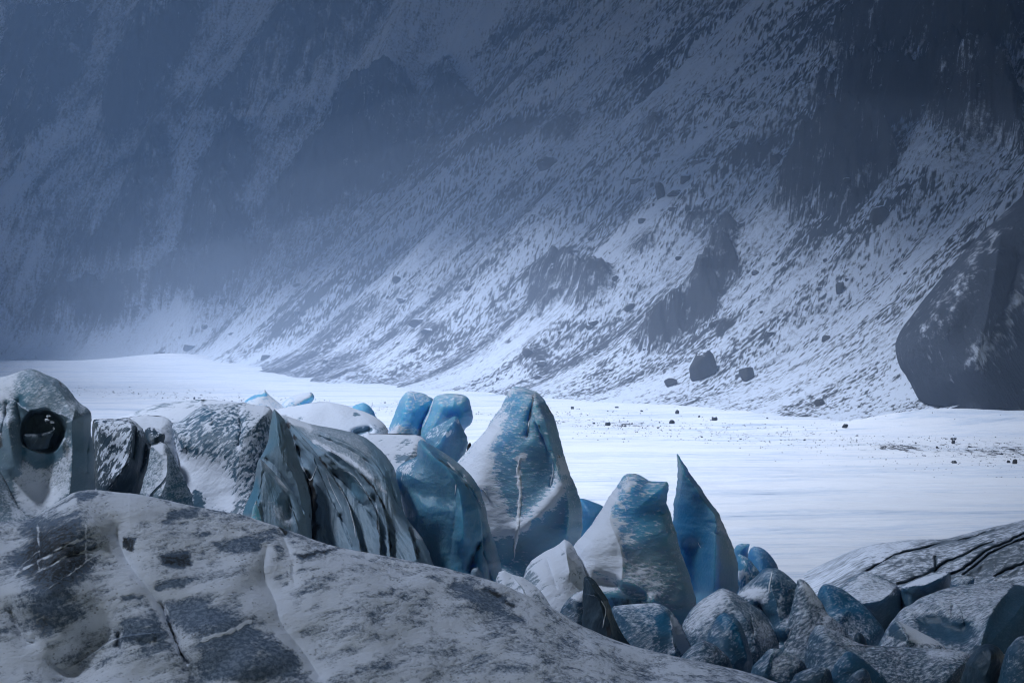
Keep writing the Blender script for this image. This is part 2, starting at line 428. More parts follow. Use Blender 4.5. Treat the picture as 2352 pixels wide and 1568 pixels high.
def relief(name, k, outline, D, T, mat, label=None, cat=None, group=None, parent=None, Rf=1.0, p=2.0, lean=0.0, back=0.9,
           base_z=-0.6, ridges=(), paint=(), base=None, rough=(0.05, 0.6), flare=0.12, jag=1.0, res=1.7, stretch=(1, 1, 1), bottom=None, facet=0.0, ribs=None):
    q = fr(k, outline)
    ia = int(np.argmin(q[:, 1])); top = q[ia, 1]
    Lc = smooth_line(q[:ia+1], 1)[::-1]; Rc = smooth_line(q[ia:], 1)
    ybot = max(q[0, 1], q[-1, 1])
    Dof = lambda py: D+lean*(ybot-py)/100.0
    yb = CY+(CAM_H-base_z)*FP/(D-abs(lean)*0.5) if bottom is None else fr(k, [(0, bottom)])[0, 1]
    yb = max(yb, ybot+6)
    def ext(c, sgn):
        x, y = c[-1]
        return np.concatenate([c, [[x+sgn*flare*(yb-y+5), yb+5]]]) if y < yb else c
    Lc = ext(Lc, -1); Rc = ext(Rc, 1)
    nv = int(np.clip((yb-top)/res, 40, 300)); wmax = Rc[:, 0].max()-Lc[:, 0].min()
    nu = int(np.clip(wmax/res, 26, 320))
    v = np.linspace(0, 1, nv); py = top+0.05+(yb-top-0.05)*(0.35*v**2.6+0.65*v**1.15)
    def edge(c, fn):
        x = np.full(py.shape, np.nan)
        for (x0, y0), (x1, y1) in zip(c[:-1], c[1:]):
            lo, hi = min(y0, y1), max(y0, y1)
            m = (py >= lo) & (py <= hi)
            xx = x0+(x1-x0)*(py[m]-y0)/(y1-y0+1e-9) if abs(y1-y0) > 1e-6 else np.full(m.sum(), x1)
            x[m] = np.where(np.isnan(x[m]), xx, fn(x[m], xx))
        ok = ~np.isnan(x)
        return np.interp(py, py[ok], x[ok])
    seed = (sum(ord(ch) for ch in name)+len(RELIEF)*7) % 97
    xl, xr = edge(Lc, np.minimum), edge(Rc, np.maximum)
    fadein = np.clip((py-top)/14, 0, 1)
    xl = xl+jag*fadein*(1.6*fbm(py/9, seed+0.5, 1.0, 4)+2.0*pnoise(py/30, seed+2.5)); xr = xr+jag*fadein*(1.6*fbm(py/9, seed+9.5, 1.0, 4)+2.0*pnoise(py/30, seed+5.5))
    xr = np.maximum(xr, xl+0.4)
    s = np.linspace(0, 1, nu); u = 0.45*(0.5-0.5*np.cos(np.pi*s))+0.55*s
    PX = xl[:, None]+(xr-xl)[:, None]*u[None]; PY = np.repeat(py[:, None], nu, 1)
    lch = np.stack([xl, py], -1)[::max(1, nv//60)]; rch = np.stack([xr, py], -1)[::max(1, nv//60)]
    lch = np.concatenate([lch, [[xl[-1], py[-1]]]]); rch = np.concatenate([rch, [[xr[-1], py[-1]]]])
    mid = (top, 0.5*(xl[0]+xr[0]))
    def dist(px, py_):
        dl = dist_line(px, py_, lch)+1e-3; dr = dist_line(px, py_, rch)+1e-3
        return (dl**-3.0+dr**-3.0)**(-1/3.0)
    def rib(px, py_):
        dl, dr = dist_line(px, py_, lch), dist_line(px, py_, rch); uu = dl/(dl+dr+1e-6)
        return fbm(uu*ribs[0]+0.25*pnoise(py_/60, uu*3), py_/220, 3.0, 4, .5, True)
    d0 = dist(PX, PY); Rr = Rf*d0.max()
    rs = np.random.RandomState(seed+100); nf = 9
    fc = np.stack([rs.uniform(xl.min(), xr.max(), nf), rs.uniform(top, min(yb, top+1.3*(xr.max()-xl.min())), nf)], -1); ft = rs.normal(size=(nf, 2))*0.5; fsz = 0.035*(xr.max()-xl.min())+1.5
    def front(px, py_):
        d = dist(px, py_); t = np.clip(d/Rr, 0, 1)
        h = T*(1-(1-t)**p)**(1/p)
        m = sstep(0, 0.22, t)
        h = apply_ridges(h, px, py_, ridges, k, m)
        if ribs: h = h+ribs[1]*(rib(px, py_)-0.4)*m
        if facet:                                            # broken faces of different tilt
            ex, ey = px+7*pnoise(px/30, py_/30, seed+1.0), py_+7*pnoise(px/30, py_/30, seed+8.0)
            ds = np.stack([np.hypot(ex-a, ey-b) for a, b in fc]); wt = np.exp(-(ds-ds.min(0))/fsz); wt /= wt.sum(0)
            h = h+facet*sum(wt[i]*((px-fc[i, 0])*ft[i, 0]+(py_-fc[i, 1])*ft[i, 1]) for i in range(len(fc)))*D/FP*m
        return h, m
    h, m = front(PX, PY)
    Dq = Dof(PY)
    W = place(PX, PY, Dq-h)
    sx, sy, sz = stretch
    nz = fbm(W[..., 0]/rough[1]*sx+seed, W[..., 1]/rough[1]*sy, W[..., 2]/rough[1]*sz, 5, .55)
    nz2 = fbm(W[..., 0]/2.6+seed, W[..., 1]/2.6, W[..., 2]/2.6, 3, .5)
    h = h+(rough[0]*nz+min(rough[0]*3, 0.22)*nz2)*(0.25+0.75*m)
    F = place(PX, PY, Dq-h)
    tb = np.clip(d0/Rr, 0, 1); hb = back*T*(1-(1-tb)**p)**(1/p)+rough[0]*2*fbm(PX/40+3, PY/40, 5.0+seed, 3)*sstep(0, .3, tb)
    Bk = place(PX, PY, Dq+np.maximum(hb, 0.02*tb))
    ring = np.concatenate([F, Bk[:, -2:0:-1]], 1); nr = ring.shape[1]
    at = apply_paint(PX, PY, paint, k, dict(dict(snow=0.0, tint=0.5, dirt_shade=0.0), **(base or {})))
    if ribs: at['dirt_shade'] = at['dirt_shade']+ribs[2]*sstep(0.30, 0.05, rib(PX, PY))
    at = {n: np.concatenate([a, a[:, -2:0:-1]], 1).ravel() for n, a in at.items()}
    idx = np.arange(nv*nr).reshape(nv, nr); nx = np.roll(idx, -1, 1)
    f = np.stack([idx[:-1], idx[1:], nx[1:], nx[:-1]], -1).reshape(-1, 4)
    org = np.array([(0.5*(xl[-1]+xr[-1])-CX)/FP*D, D, 0.0]) if parent is None else np.array(parent['org'])
    V = ring.reshape(-1, 3)-org
    V = np.concatenate([V, [V[idx[0]].mean(0)]]); c = len(V)-1
    at = {n: np.append(a, a[0]) for n, a in at.items()}
    cap = np.stack([np.full(nr, c), idx[0], nx[0], nx[0]], -1)
    o = link_mesh(name, V, [tuple(t) for t in f]+[tuple(t[:3]) for t in cap], mat, parent=parent, attrs=at)
    if parent is None: o.location = org
    if label: tag(o, label, cat or 'ice block', group)
    def surf(x, y):
        ri = np.clip(np.interp(y, py, np.arange(nv)), 0, nv-1.001); r0 = ri.astype(int); fr_ = ri-r0
        a0, a1 = np.interp(y, py, xl), np.interp(y, py, xr)
        ci = np.clip(np.interp((x-a0)/np.maximum(a1-a0, 1e-3), u, np.arange(nu)), 0, nu-1.001); c0 = ci.astype(int); fc_ = ci-c0
        return (h[r0, c0]*(1-fr_)+h[r0+1, c0]*fr_)*(1-fc_)+(h[r0, c0+1]*(1-fr_)+h[r0+1, c0+1]*fr_)*fc_
    RELIEF[o.name] = dict(front=surf, D=Dof, org=org, k=k)
    o['org'] = [float(x) for x in org]
    return o
def seam(body, pts, width, mat, proud=0.03, name='snow_seam', k=None, taper=True, label=None):
    """A vein of packed snow (or a grit-filled crack) lying on the face of a block, following its relief."""
    r = RELIEF[body.name]; k = k or r['k']
    q = smooth_line(fr(k, pts), 3); w = fs(k, width)
    seg = np.hypot(*np.diff(q, axis=0).T); L = np.concatenate([[0], np.cumsum(seg)])
    n = max(12, int(L[-1]/1.6)); t = np.linspace(0, L[-1], n)
    c = np.stack([np.interp(t, L, q[:, 0]), np.interp(t, L, q[:, 1])], -1)
    tan = np.gradient(c, axis=0); tan /= np.linalg.norm(tan, axis=1)[:, None]+1e-9
    nor = np.stack([-tan[:, 1], tan[:, 0]], -1)
    u = t/L[-1]; sd = c[0, 0]
    ww = w*(0.75+0.75*fbm(t/14, sd, 1.0, 4))*(np.clip(np.sin(np.pi*np.clip(u, 0.02, .98))*2.2, 0.12, 1) if taper else 1)
    c = c+nor*(w*0.6*fbm(t/20, sd+4, 2.0, 3))[:, None]
    a = np.linspace(-1, 1, 7)
    P = c[:, None]+nor[:, None]*(a[None, :, None]*ww[:, None, None])
    h = r['front'](P[..., 0], P[..., 1])
    prof = proud*(1-a**2)[None]*(0.7+0.8*fbm(t/9, sd, 7.0, 3))[:, None]-0.05*(np.abs(a) > 0.9)[None]
    V = place(P[..., 0], P[..., 1], r['D'](P[..., 1])-h-prof).reshape(-1, 3)-r['org']
    o = link_mesh(name, V, grid_faces(n, 7)[:, ::-1], mat, parent=body)
    return o

# ------------------------------------------------------------------ ice and snow materials
def ice_material(name, grey=(0.20, 0.26, 0.31), blue=(0.030, 0.165, 0.33), angle=0.0, cell=0.10, stretch=4.0, frost=0.45, nz_k=0.55,
                 soft=0.10, band=0.0, bump=0.5, sss=0.0, dirt_shade_col=(0.045, 0.045, 0.045), sparkle=0.5):
    t = NT(name)
    sn, tint, dirt_shade = t.attr('snow'), t.attr('tint'), t.attr('dirt_shade')
    N = t.normal_z()
    # frost blown on along one direction in the x-z plane
    s = 1.0/cell
    vec = t.coord((s/stretch, s*0.6, s), (0, R(angle), 0))
    fr1 = t.noise(vec, 1.0, 5, 0.62); fr2 = t.noise(vec, 0.27, 4, 0.6); fine = t.noise(t.coord((s*3, s*3, s*3)), 1.0, 3, .6)
    nz = t.math('MULTIPLY', N[2], nz_k)
    m = t.math('ADD', sn, nz)
    m = t.math('ADD', m, t.madd(fr1, frost*4.0, -frost*2.0)); m = t.math('ADD', m, t.madd(fr2, frost*1.6, -frost*0.8))
    m = t.math('ADD', m, t.madd(fine, sparkle, -sparkle/2))
    f = t.ramp(m, 0.5-soft, 0.5+soft)
    big = t.noise(t.coord((0.5, 0.5, 0.8)), 1.0, 5, 0.6)
    ti = t.math('ADD', tint, t.madd(big, 0.7, -0.35), clamp=True)
    ice = t.mix(ti, grey, blue)
    streak = t.noise(t.coord((s*.22, s*.5, s*1.1), (0, R(angle), 0)), 1.0, 6, 0.7)
    ice = t.mix(t.math('MULTIPLY', t.ramp(streak, 0.45, 0.80), 0.20), ice, (0.36, 0.50, 0.60))
    if band:
        bv = t.noise(t.coord((3.2, 1.0, 0.35), (0, R(band), 0)), 1.0, 6, 0.7, 0.6)
        ice = t.mix(t.math('MULTIPLY', t.ramp(bv, 0.56, 0.72), 0.75), ice, dirt_shade_col)
    dm = t.math('ADD', dirt_shade, t.madd(t.noise(t.coord((5, 5, 2.2)), 1.0, 6, 0.7), 1.0, -0.5))
    ice = t.mix(t.ramp(dm, 0.38, 0.75), ice, dirt_shade_col)
    col = t.mix(f, ice, SNOW)
    b = t.bump(streak, 0.25*bump, 0.10); b = t.bump(fr1, bump, cell*0.6, b); b = t.bump(f, 0.6*bump, 0.03, b)
    m_ = t.out(col, t.fmix(f, 0.38, 0.9), b, t.fmix(f, 0.35, 0.05) if False else 0.25)
    if sss:
        t.set(t.b.inputs['Subsurface Weight'], t.fmix(f, sss, 0.0)); t.b.inputs['Subsurface Radius'].default_value = (0.15, 0.60, 1.0)
        t.b.inputs['Subsurface Scale'].default_value = 1.3
    return m_
M = dict(
    blue=ice_material('blue_ice', grey=(0.30, 0.41, 0.49), blue=(0.105, 0.400, 0.63), angle=-7, cell=0.05, stretch=3.2, frost=0.40, nz_k=0.35, soft=0.18, sss=0.75),
    spike=ice_material('deep_blue_ice', grey=(0.22, 0.37, 0.48), blue=(0.014, 0.175, 0.35), angle=70, cell=0.05, stretch=2, frost=0.20, nz_k=0.30, soft=0.2, sss=0.75),
    pale=ice_material('pale_blue_ice', grey=(0.32, 0.56, 0.72), blue=(0.070, 0.42, 0.72), angle=10, cell=0.06, stretch=2, frost=0.28, nz_k=0.30, sss=0.8),
    teal=ice_material('teal_ice', grey=(0.25, 0.34, 0.41), blue=(0.055, 0.255, 0.40), angle=75, cell=0.06, stretch=3, frost=0.32, nz_k=0.30, sss=0.7),
    fold=ice_material('grey_banded_ice', grey=(0.27, 0.345, 0.41), blue=(0.10, 0.28, 0.40), angle=-60, cell=0.04, stretch=3, frost=0.17, nz_k=0.28, soft=0.22, bump=0.8),
    mound=ice_material('frosted_ice', grey=(0.10, 0.16, 0.21), blue=(0.025, 0.12, 0.20), angle=48, cell=0.075, stretch=2.8, frost=0.55, nz_k=0.20, soft=0.16),
    dark=ice_material('dark_ice', grey=(0.045, 0.065, 0.085), blue=(0.02, 0.07, 0.11), angle=62, cell=0.10, stretch=2.4, frost=0.58, nz_k=0.22),
    cave=ice_material('rime_ice', grey=(0.22, 0.29, 0.35), blue=(0.06, 0.20, 0.28), angle=25, cell=0.045, stretch=2.2, frost=0.34, nz_k=0.45, soft=0.22),
    rough=ice_material('mottled_ice', grey=(0.050, 0.092, 0.130), blue=(0.020, 0.150, 0.27), angle=30, cell=0.05, stretch=3.0, frost=0.34, nz_k=0.26, soft=0.30, sss=0.3),
    drift=ice_material('drifted_snow', grey=(0.30, 0.36, 0.42), blue=(0.06, 0.22, 0.34), angle=28, cell=0.09, stretch=4.5, frost=0.40, nz_k=0.40),
)
def snow_material():
    t = NT('packed_snow'); n = t.noise(t.coord((6, 6, 6)), 1.0, 5, .65)
    return t.out(t.mix(n, (0.74, 0.78, 0.84), (0.88, 0.89, 0.91)), 0.9, t.bump(n, 0.5, 0.05), 0.1)
def grime_material():
    t = NT('grit'); n = t.noise(t.coord((9, 9, 9)), 1.0, 6, .75)
    return t.out(t.mix(t.ramp(n, .5, .68), (0.016, 0.016, 0.017), (0.35, 0.38, 0.42)), 0.9, t.bump(n, 0.8, 0.05), 0.1)
M['snow'] = snow_material(); M['grit'] = grime_material()
# ------------------------------------------------------------------ the seracs in the middle
S = 'serac'
o = relief('ice_spire', 'c', [(-170,790),(-60,665),(30,575),(110,485),(190,395),(250,310),(300,235),(330,180),(345,145),(365,105),(390,88),(430,84),(470,92),(500,105),(540,118),(575,150),(615,205),(645,260),(670,320),(690,390),(712,480),(733,560),(760,640),(790,720),(815,790),(835,850),(843,910),(840,980),(835,1050),(815,1130),(790,1250),(780,1400)],
    58, 1.5, M['blue'], 'tallest blue ice spire, rounded top, white snow vein down its front', S, Rf=0.8, lean=0.25, p=1.7, facet=0.22, jag=1.5,
    ridges=[('v', [(530,110),(560,200),(600,310),(630,450),(690,620),(735,760),(760,900),(740,1050)], 0.45, 60),
            ('v', [(525,118),(515,200),(495,290),(482,410)], -0.22, 10), ('v', [(540,330),(570,390),(610,470),(640,520)], -0.25, 10),
            ('v', [(640,500),(690,530),(670,600),(650,680),(635,740)], -0.22, 10), ('f', [(545,330),(575,400),(610,480),(650,560),(680,640)], 0.18, 40),
            ('g', [(720,600),(690,760),(600,880),(440,1020)], 0.25, 60),
            ('g', [(250,420),(180,560),(140,700)], 0.35, 120), ('g', [(430,1180),(500,1250)], -0.5, 150)],
    paint=[('snow', 'poly', [(-170,800),(60,560),(200,390),(270,300),(300,330),(240,480),(280,620),(300,760),(340,860),(390,1000),(360,1050),(250,1060),(150,900)], 0.52, 60),
           ('snow', 'poly', [(200,900),(330,880),(400,1000),(390,1060),(300,1090),(230,1030)], 0.35, 30),
           ('snow', 'line', [(725,590),(700,740),(620,860),(520,950),(420,1040)], 0.62, 46), ('snow', 'line', [(250,420),(330,250),(360,130)], 0.25, 40), ('snow', 'line', [(440,550),(425,680),(440,780),(425,960),(410,1080)], 0.55, 17), ('snow', 'line', [(455,540),(430,560)], 0.7, 20),
           ('tint', 'poly', [(320,120),(480,110),(500,250),(440,500),(360,600),(280,420)], 0.3, 60), ('tint', 'poly', [(380,1000),(800,850),(820,1100),(600,1300),(380,1300)], -0.15, 80),
           ('dirt_shade', 'line', [(530,118),(515,200),(490,300),(482,410)], 0.62, 16), ('dirt_shade', 'line', [(610,200),(640,250)], 0.6, 10), ('dirt_shade', 'line', [(560,340),(620,470),(690,540)], 0.55, 16),
           ('dirt_shade', 'line', [(690,540),(665,620),(640,720)], 0.5, 12), ('dirt_shade', 'poly', [(320,1120),(420,1060),(520,1150),(480,1300),(380,1330)], 0.35, 40)],
    base=dict(snow=0.17, tint=0.5), rough=(0.03, 0.5), stretch=(1, 1, 2))
seam(o, [(440,545),(420,600),(425,680),(442,760),(432,860),(425,960),(415,1040),(405,1120),(392,1215)], 19, M['snow'], 0.035)
seam(o, [(522,150),(512,230),(495,300),(484,400)], 6, M['snow'], 0.035)
seam(o, [(648,585),(655,640),(640,700),(632,742)], 7, M['snow'], 0.035)
seam(o, [(185,755),(205,775),(215,790)], 13, M['snow'], 0.08, name='snow_clump')

o = relief('ice_fin', 'c', [(640,1480),(700,1250),(795,1105),(830,1075),(880,1020),(940,930),(1000,830),(1050,760),(1090,700),(1120,660),(1145,652),(1200,654),(1240,675),(1280,702),(1330,706),(1393,702),(1405,725),(1408,760),(1400,810),(1402,860),(1430,940),(1455,1030),(1480,1130),(1510,1230),(1545,1320),(1570,1420),(1590,1480),(1600,1568)],
    51, 1.2, M['blue'], 'blue ice fin with notched flat top and snow-plastered left flank', S, Rf=0.75, lean=0.35, p=1.7, facet=0.2, jag=1.5,
    ridges=[('v', [(1130,660),(1060,800),(1010,920),(1040,1020),(1090,1120),(1110,1250),(1090,1400)], 0.35, 120), ('v', [(1393,705),(1385,800),(1400,900),(1440,1020),(1500,1200),(1540,1400)], 0.22, 50),
            ('f', [(1400,720),(1390,800),(1395,860)], 0.2, 30), ('g', [(860,1020),(900,1200),(860,1330)], 0.25, 110), ('g', [(960,1350),(1250,1440)], -0.25, 40),
            ('v', [(1110,1365),(1180,1370),(1250,1420),(1300,1480)], 0.3, 40)],
    paint=[('snow', 'poly', [(600,1500),(795,1100),(900,1000),(1060,750),(1080,760),(1010,900),(1040,1010),(1085,1100),(1115,1220),(1095,1340),(1040,1400),(800,1480)], 0.75, 24),
           ('snow', 'poly', [(1080,1220),(1300,1240),(1440,1350),(1380,1500),(1100,1420)], 0.28, 70), ('snow', 'line', [(1410,900),(1460,1050),(1520,1250)], 0.2, 40),
           ('snow', 'line', [(1120,720),(1020,900),(1090,1080)], 0.3, 90), ('tint', 'poly', [(1080,640),(1410,690),(1420,950),(1200,1100),(1050,900)], 0.35, 80),
           ('tint', 'poly', [(1100,1150),(1500,1150),(1600,1560),(1100,1560)], -0.4, 90), ('dirt_shade', 'poly', [(1000,1440),(1200,1470),(1300,1490),(1280,1540),(1050,1530)], 0.5, 20), ('dirt_shade', 'line', [(1100,1360),(1150,1368)], 0.5, 14)],
    base=dict(snow=0.08, tint=0.55), stretch=(1, 1, 2.5))
seam(o, [(1145,668),(1140,695),(1132,718)], 5, M['snow'], 0.035); seam(o, [(1118,865),(1124,885),(1130,900)], 5, M['snow'], 0.035)

relief('ice_block', 'c', [(420,1480),(450,1340),(490,1240),(580,1170),(680,1125),(725,1082),(765,1100),(805,1165),(845,1240),(862,1300),(900,1420)],
    49.3, 1.0, M['drift'], 'low snow-covered ice block leaning on the notched fin, streaked with grey', S, lean=0.9,
    ridges=[('v', [(725,1085),(740,1200),(760,1300)], 0.3, 60), ('v', [(610,1200),(650,1320),(670,1400)], -0.12, 14), ('f', [(860,1290),(760,1190),(700,1140)], 0.12, 30)],
    paint=[('dirt_shade', 'line', [(740,1160),(775,1185)], 0.5, 12), ('dirt_shade', 'line', [(655,1355),(680,1385)], 0.5, 12), ('snow', 'poly', [(440,1340),(500,1240),(560,1330),(520,1450)], -0.35, 40)], base=dict(snow=0.50, tint=0.2))

o = relief('ice_spike', 'c', [(1560,1500),(1520,1400),(1500,1320),(1455,1200),(1430,1080),(1425,1000),(1433,930),(1438,870),(1450,780),(1462,680),(1465,600),(1458,540),(1462,521),(1475,535),(1500,575),(1540,640),(1590,710),(1640,780),(1690,850),(1730,910),(1765,980),(1795,1040),(1820,1110),(1845,1180),(1860,1250),(1865,1330),(1862,1430),(1800,1500)],
    54, 0.75, M['spike'], 'sharp pointed deep blue ice spike like a shark fin', S, Rf=1.0, p=1.5, lean=0.12, facet=0.12, jag=1.5,
    ridges=[('v', [(1466,540),(1560,690),(1640,800),(1695,880),(1717,960),(1714,1050),(1710,1200),(1700,1430)], 0.75, 75), ('v', [(1716,1040),(1760,1042),(1802,1066)], -0.16, 8),
            ('g', [(1560,1150),(1600,1420)], -0.35, 60)],
    paint=[('snow', 'poly', [(1600,720),(1700,850),(1780,990),(1860,1200),(1870,1430),(1715,1400),(1716,1000),(1690,880)], 0.30, 20), ('snow', 'poly', [(1716,940),(1770,990),(1800,1060),(1716,1030)], 0.25, 16),
           ('tint', 'poly', [(1400,940),(1480,800),(1650,850),(1716,960),(1710,1420),(1460,1420)], 0.5, 70), ('snow', 'line', [(1462,530),(1500,640),(1580,760)], 0.2, 40), ('tint', 'poly', [(1720,1050),(1800,1060),(1870,1300),(1860,1450),(1715,1440)], -0.2, 12)],
    base=dict(snow=-0.08, tint=0.35), rough=(0.025, 0.4), stretch=(1, 1, 3))
seam(o, [(1597,1100),(1605,1120),(1620,1140)], 3, M['snow'], 0.035)

relief('ice_shard', 'c', [(760,1300),(790,1150),(815,1000),(812,850),(825,815),(860,818),(920,840),(975,862),(1010,905),(1030,1000),(1040,1200)],
    61.5, 1.0, M['spike'], 'plain blue ice shard peeking between the tall spire and the notched fin', S, lean=0.2, base=dict(snow=-0.1, tint=0.75))

# the two halves of the split blue block behind, and the lump in front of them
o = relief('split_ice_block', 'b', [(1000,560),(1035,410),(1060,330),(1075,280),(1105,220),(1140,160),(1165,130),(1195,122),(1240,130),(1290,140),(1325,165),(1350,172),(1352,230),(1345,330),(1330,430)],
    62.4, 1.2, M['pale'], 'pale blue rounded ice block, left half of a split pair behind the snow', S, Rf=0.7, lean=0.3, facet=0.35, jag=1.6, p=1.6,
    ridges=[('v', [(1180,130),(1150,250),(1100,400)], 0.3, 60), ('f', [(1310,330),(1350,180)], 0.1, 20)],
    paint=[('snow', 'poly', [(1020,420),(1100,360),(1200,370),(1290,400),(1290,460),(1000,500)], 0.4, 25), ('tint', 'poly', [(1090,230),(1300,200),(1320,330),(1250,380),(1080,340)], 0.4, 40)], base=dict(snow=0.2, tint=0.3))
seam(o, [(1212,140),(1222,165),(1230,190)], 6, M['snow'], 0.035)
o = relief('split_ice_block', 'b', [(1235,560),(1262,430),(1285,350),(1325,245),(1348,190),(1362,165),(1390,150),(1450,140),(1520,143),(1570,150),(1600,175),(1620,220),(1633,290),(1630,330),(1610,360),(1575,390),(1560,440)],
    61.6, 1.1, M['pale'], 'blue square-topped ice block, right half of the split pair, undercut at right', S, Rf=0.7, lean=0.2, flare=-0.2, facet=0.35, jag=1.6, p=1.6,
    ridges=[('g', [(1500,280),(1580,330)], -0.3, 50), ('v', [(1500,150),(1490,260),(1530,310)], 0.15, 40)],
    paint=[('tint', 'poly', [(1480,260),(1600,230),(1630,330),(1570,390),(1500,330)], 0.6, 30), ('tint', 'line', [(1300,340),(1350,250)], 0.4, 30)], base=dict(snow=0.2, tint=0.3))
seam(o, [(1355,172),(1340,230),(1315,300),(1280,380)], 6, M['snow'], 0.035)
o = relief('ice_lump', 'b', [(1250,640),(1270,460),(1300,410),(1380,365),(1450,330),(1490,300),(1510,298),(1530,320),(1560,380),(1590,450),(1597,500),(1575,560),(1540,620),(1530,700)],
    60, 0.9, M['teal'], 'small ridged blue ice lump in front of the split pair, beside the tall spire', S, lean=0.3,
    ridges=[('v', [(1508,300),(1470,370),(1420,450),(1380,510)], 0.35, 40)],
    paint=[('snow', 'line', [(1520,340),(1450,430),(1400,480)], 0.5, 22), ('snow', 'poly', [(1270,430),(1440,340),(1420,420),(1300,480)], 0.2, 30), ('tint', 'poly', [(1450,420),(1580,420),(1560,560),(1450,600)], -0.2, 40)], base=dict(snow=0.06, tint=0.75))
relief('stone', 'b', [(1590,540),(1592,505),(1600,488),(1612,482),(1621,495),(1618,512),(1605,530)], 59.6, 0.16, M['grit'], 'small dark stone stuck to the right edge of the ridged blue lump', 'stone', base_z=3.0, bottom=545)

# teal blade
o = relief('teal_blade', 'b', [(1400,1500),(1350,1330),(1310,1220),(1250,1150),(1170,1050),(1140,960),(1120,860),(1095,760),(1083,690),(1110,640),(1180,602),(1232,590),(1240,540),(1242,480),(1265,462),(1300,475),(1360,510),(1430,555),(1510,605),(1580,670),(1640,740),(1680,810),(1705,880),(1725,960),(1732,1030),(1760,1120),(1790,1200),(1820,1280),(1840,1360),(1845,1470),(1850,1600)],
    53, 1.35, M['teal'], 'dark teal ice blade with frost specks and grey folded right edge', S, Rf=0.85, p=1.6, lean=0.3, facet=0.22, jag=1.4,
    ridges=[('v', [(1262,470),(1370,590),(1450,660),(1515,760),(1540,860),(1560,1000),(1560,1150)], 0.45, 90), ('v', [(1520,790),(1505,870),(1515,950),(1490,1100),(1470,1260)], -0.10, 40),
            ('f', [(1700,1200),(1690,1000),(1640,850),(1560,740),(1440,640),(1350,575)], 0.16, 60), ('v', [(1370,560),(1470,630),(1560,720),(1650,860),(1700,1000)], -0.22, 14),
            ('v', [(1700,1150),(1650,1240),(1610,1380)], -0.35, 26), ('v', [(1700,1250),(1740,1350),(1760,1450)], -0.18, 14)],
    paint=[('tint', 'poly', [(1520,760),(1640,860),(1700,1050),(1680,1160),(1500,1220),(1530,900)], 0.15, 80), ('tint', 'poly', [(1360,500),(1600,650),(1740,1000),(1850,1500),(1700,1480),(1720,1100),(1650,850),(1480,650)], -0.7, 25),
           ('dirt_shade', 'line', [(1355,575),(1450,640),(1540,720),(1600,800)], 0.55, 14), ('dirt_shade', 'line', [(1360,575),(1350,700)], 0.35, 30), ('dirt_shade', 'line', [(1510,830),(1512,950),(1485,1150)], 0.35, 26), ('dirt_shade', 'line', [(1700,1170),(1640,1260),(1610,1390)], 0.5, 24),
           ('snow', 'poly', [(1085,680),(1230,595),(1190,760),(1170,900),(1120,860)], 0.32, 30), ('snow', 'poly', [(1250,1020),(1340,1050),(1400,1240),(1330,1300)], 0.24, 40), ('snow', 'line', [(1480,640),(1600,760),(1700,930)], 0.25, 16)],
    base=dict(snow=0.02, tint=0.7), rough=(0.04, 0.5), stretch=(1, 1, 2))
seam(o, [(1450,615),(1480,650),(1510,680)], 8, M['snow'], 0.035); seam(o, [(1513,770),(1508,810),(1505,850)], 5, M['snow'], 0.035)
relief('ice_splinters', 'b', [(1600,1450),(1612,1390),(1630,1355),(1642,1385),(1662,1350),(1675,1380),(1690,1395),(1705,1440),(1715,1500)], 51.2, 0.2, M['fold'],
    'little jagged ice splinters at the foot of the teal blade', S, base=dict(snow=0.2, tint=0.2), p=1.3)

